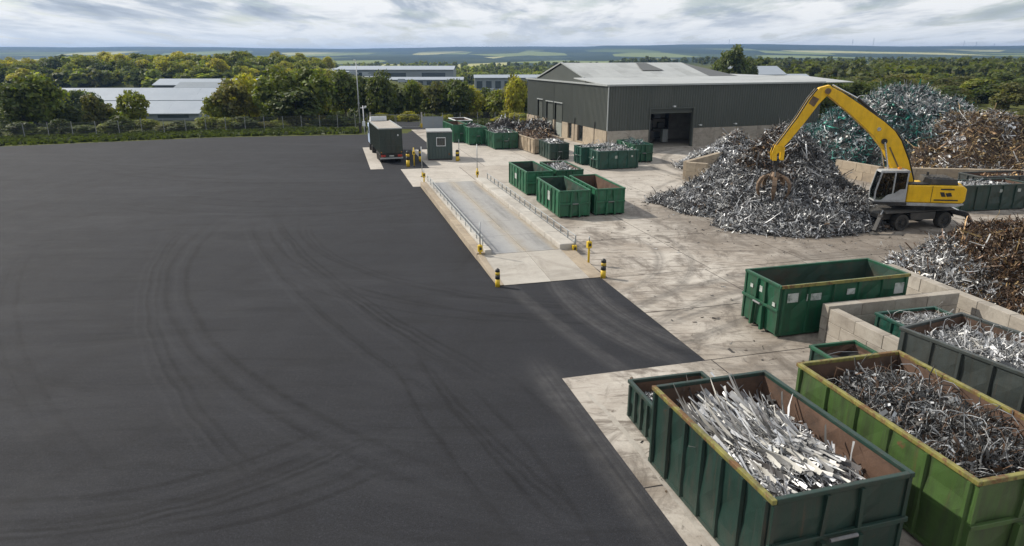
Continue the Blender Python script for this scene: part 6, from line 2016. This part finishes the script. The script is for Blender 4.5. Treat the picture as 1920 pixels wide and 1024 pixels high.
wood('tree on the left hillside', 'trees on the left hillside', 128, hillside, (7.5, 10.5), (10, 14), ['leaf_dark', 'leaf_mid', 'leaf_pale'], [3, 5, 6], thirds=(160, 380, 385))  # mixed leaf tones imitate sunlit and cloud-shaded crowns


def midleft(i):
    y = random.uniform(150, 230)
    return colx(random.uniform(395, 620), y), y


wood('tree of the copse behind the round clump', 'trees of the copse behind the round tree', 24, midleft, (7, 11), (7, 10), ['leaf_dark', 'leaf_mid', 'leaf_pale', 'leaf_olive'], [3, 5, 3, 3])


def right_scrub(i):
    y = random.uniform(135, 300)
    return colx(random.uniform(1560, 2010), y), y


wood('scrub bush behind the right heaps', 'scrub behind the right heaps', 90, right_scrub, (3.0, 6.5), (9, 15), ['leaf_dark', 'leaf_olive', 'leaf_mid'], [6, 6, 1], 'scrub_bush', (6, 7, 8), 'bush', thirds=(1700, 1850, 215))


def right_bush(i):
    y = random.uniform(92, 130)
    return colx(random.uniform(1800, 2020), y) + 4, y


wood('low bush on rough ground at far right', 'bushes on the rough ground at the right', 44, right_bush, (1.2, 2.6), (4, 8), ['leaf_olive', 'leaf_mid'], [4, 2], 'bush', (6, 7, 8), 'bush', thirds=(1860, 1920, 112))


def behind_wh(i):
    y = random.uniform(128, 145)
    return colx(random.uniform(1500, 1720), y), y


wood('tree between the olive warehouse and the bluegreen heap', 'trees between warehouse and heap', 12, behind_wh, (6, 9), (7, 9), ['leaf_dark'], [1])

# distant woods read as one mass
rf = np.random.default_rng(77)
bx, by, bh, bw = [], [], [], []


def far_band(n, pa, pb, ya, yb, ha, hb):
    for _ in range(n):
        y = rf.uniform(ya, yb)
        bx.append(colx(rf.uniform(pa, pb), y))
        by.append(y)
        bh.append(rf.uniform(ha, hb))
        bw.append(rf.uniform(8, 14))


far_band(420, -100, 1080, 640, 900, 8, 13)
far_band(900, -80, 590, 330, 520, 6.0, 9.5)
far_band(220, 440, 1050, 560, 640, 7, 10)
far_band(330, 1380, 2050, 380, 760, 8, 13)
far_band(120, 1480, 2050, 300, 400, 7, 11)
far_band(500, -100, 2050, 900, 1500, 8, 14)
far_band(120, -200, 420, 470, 620, 8, 12)
parts_v, parts_q, parts_c, off = [], [], [], 0
lods = [crown(200 + k, 12, 16, 0.085) for k in range(4)]
for i in range(len(bx)):
    V0, Q0, C0 = lods[i % 4]
    a = rf.uniform(0, 6.28)
    Rm = np.array([[math.cos(a), -math.sin(a), 0], [math.sin(a), math.cos(a), 0], [0, 0, 1]])
    V_ = (V0 @ Rm.T) * np.array([bw[i], bw[i], bh[i]]) + np.array([bx[i], by[i], tz(bx[i], by[i]) - 0.15 * bh[i]])
    parts_v.append(V_)
    parts_q.append(Q0 + off)
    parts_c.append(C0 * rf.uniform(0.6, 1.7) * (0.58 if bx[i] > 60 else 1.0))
    off += len(V0)
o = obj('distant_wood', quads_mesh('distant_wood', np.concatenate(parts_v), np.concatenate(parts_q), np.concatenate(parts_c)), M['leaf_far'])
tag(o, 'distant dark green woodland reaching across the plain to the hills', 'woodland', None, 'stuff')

# grass verge along the fence and rough grass behind it
gp = []
for s0, s1, n, spread in ((0, 1, 9000, 5.5),):
    for i in range(n):
        x, y = along([(-112, 81), (-70.7, 96.4), (-45.8, 107.3), (-25, 111.2)], rf.uniform(0, 1))
        gp.append((x + rf.normal(0, 0.3), y + rf.uniform(0.0, 1) ** 0.8 * 11))
for i in range(5000):
    gp.append((rf.uniform(-32, 6), rf.uniform(125.5, 150)))
for i in range(4000):
    y = rf.uniform(85, 130)
    gp.append((colx(rf.uniform(1830, 2050), y) + 6, y))
gp = np.array(gp)
gp = gp[~((gp[:, 0] > -32) & (gp[:, 0] < -15) & (gp[:, 1] > 118))]
n = len(gp)
gz = terr(gp[:, 0], gp[:, 1])
V0 = np.array([(-0.5, 0, 0), (0.5, 0, 0), (0.62, 0.25, 1), (-0.4, 0.2, 0.85)])
Mg = np.zeros((n, 3, 3))
a = rf.uniform(0, 6.28, n)
sw = rf.uniform(0.35, 0.8, n)
sh = rf.uniform(0.22, 0.6, n)
Mg[:, 0, 0], Mg[:, 0, 1], Mg[:, 1, 0], Mg[:, 1, 1], Mg[:, 2, 2] = np.cos(a) * sw, -np.sin(a) * sw, np.sin(a) * sw, np.cos(a) * sw, sh
Vg, Qg, Cg = instance_quads([(V0, np.array([(0, 1, 2, 3)]), Mg, np.stack([gp[:, 0], gp[:, 1], gz], 1), rf.uniform(0.5, 1.4, (n, 1)) * np.array([[1, 1, 0.9]]))])
o = obj('grass', quads_mesh('grass', Vg, Qg, Cg), M['grass'])
tag(o, 'rough uncut grass verge along the fence and field edge', 'grass', None, 'stuff')

# ------------------------------------------------------------------ air
hz = MB().box(-13000, 13000, -13000, 13000, -75, 130).build('haze', None)
hm = bpy.data.materials.new('haze')
hm.use_nodes = True
ht = hm.node_tree
ht.nodes.clear()
pv = N(ht, 'ShaderNodeVolumePrincipled', i_Density=0.00011)
pv.inputs['Color'].default_value = (0.30, 0.50, 0.86, 1)
pv.inputs['Anisotropy'].default_value = 0.2
ho = N(ht, 'ShaderNodeOutputMaterial')
ht.links.new(pv.outputs[0], ho.inputs['Volume'])
hz.data.materials.append(hm)
tag(hz, 'thin pale blue haze over the whole plain', 'haze', None, 'stuff')
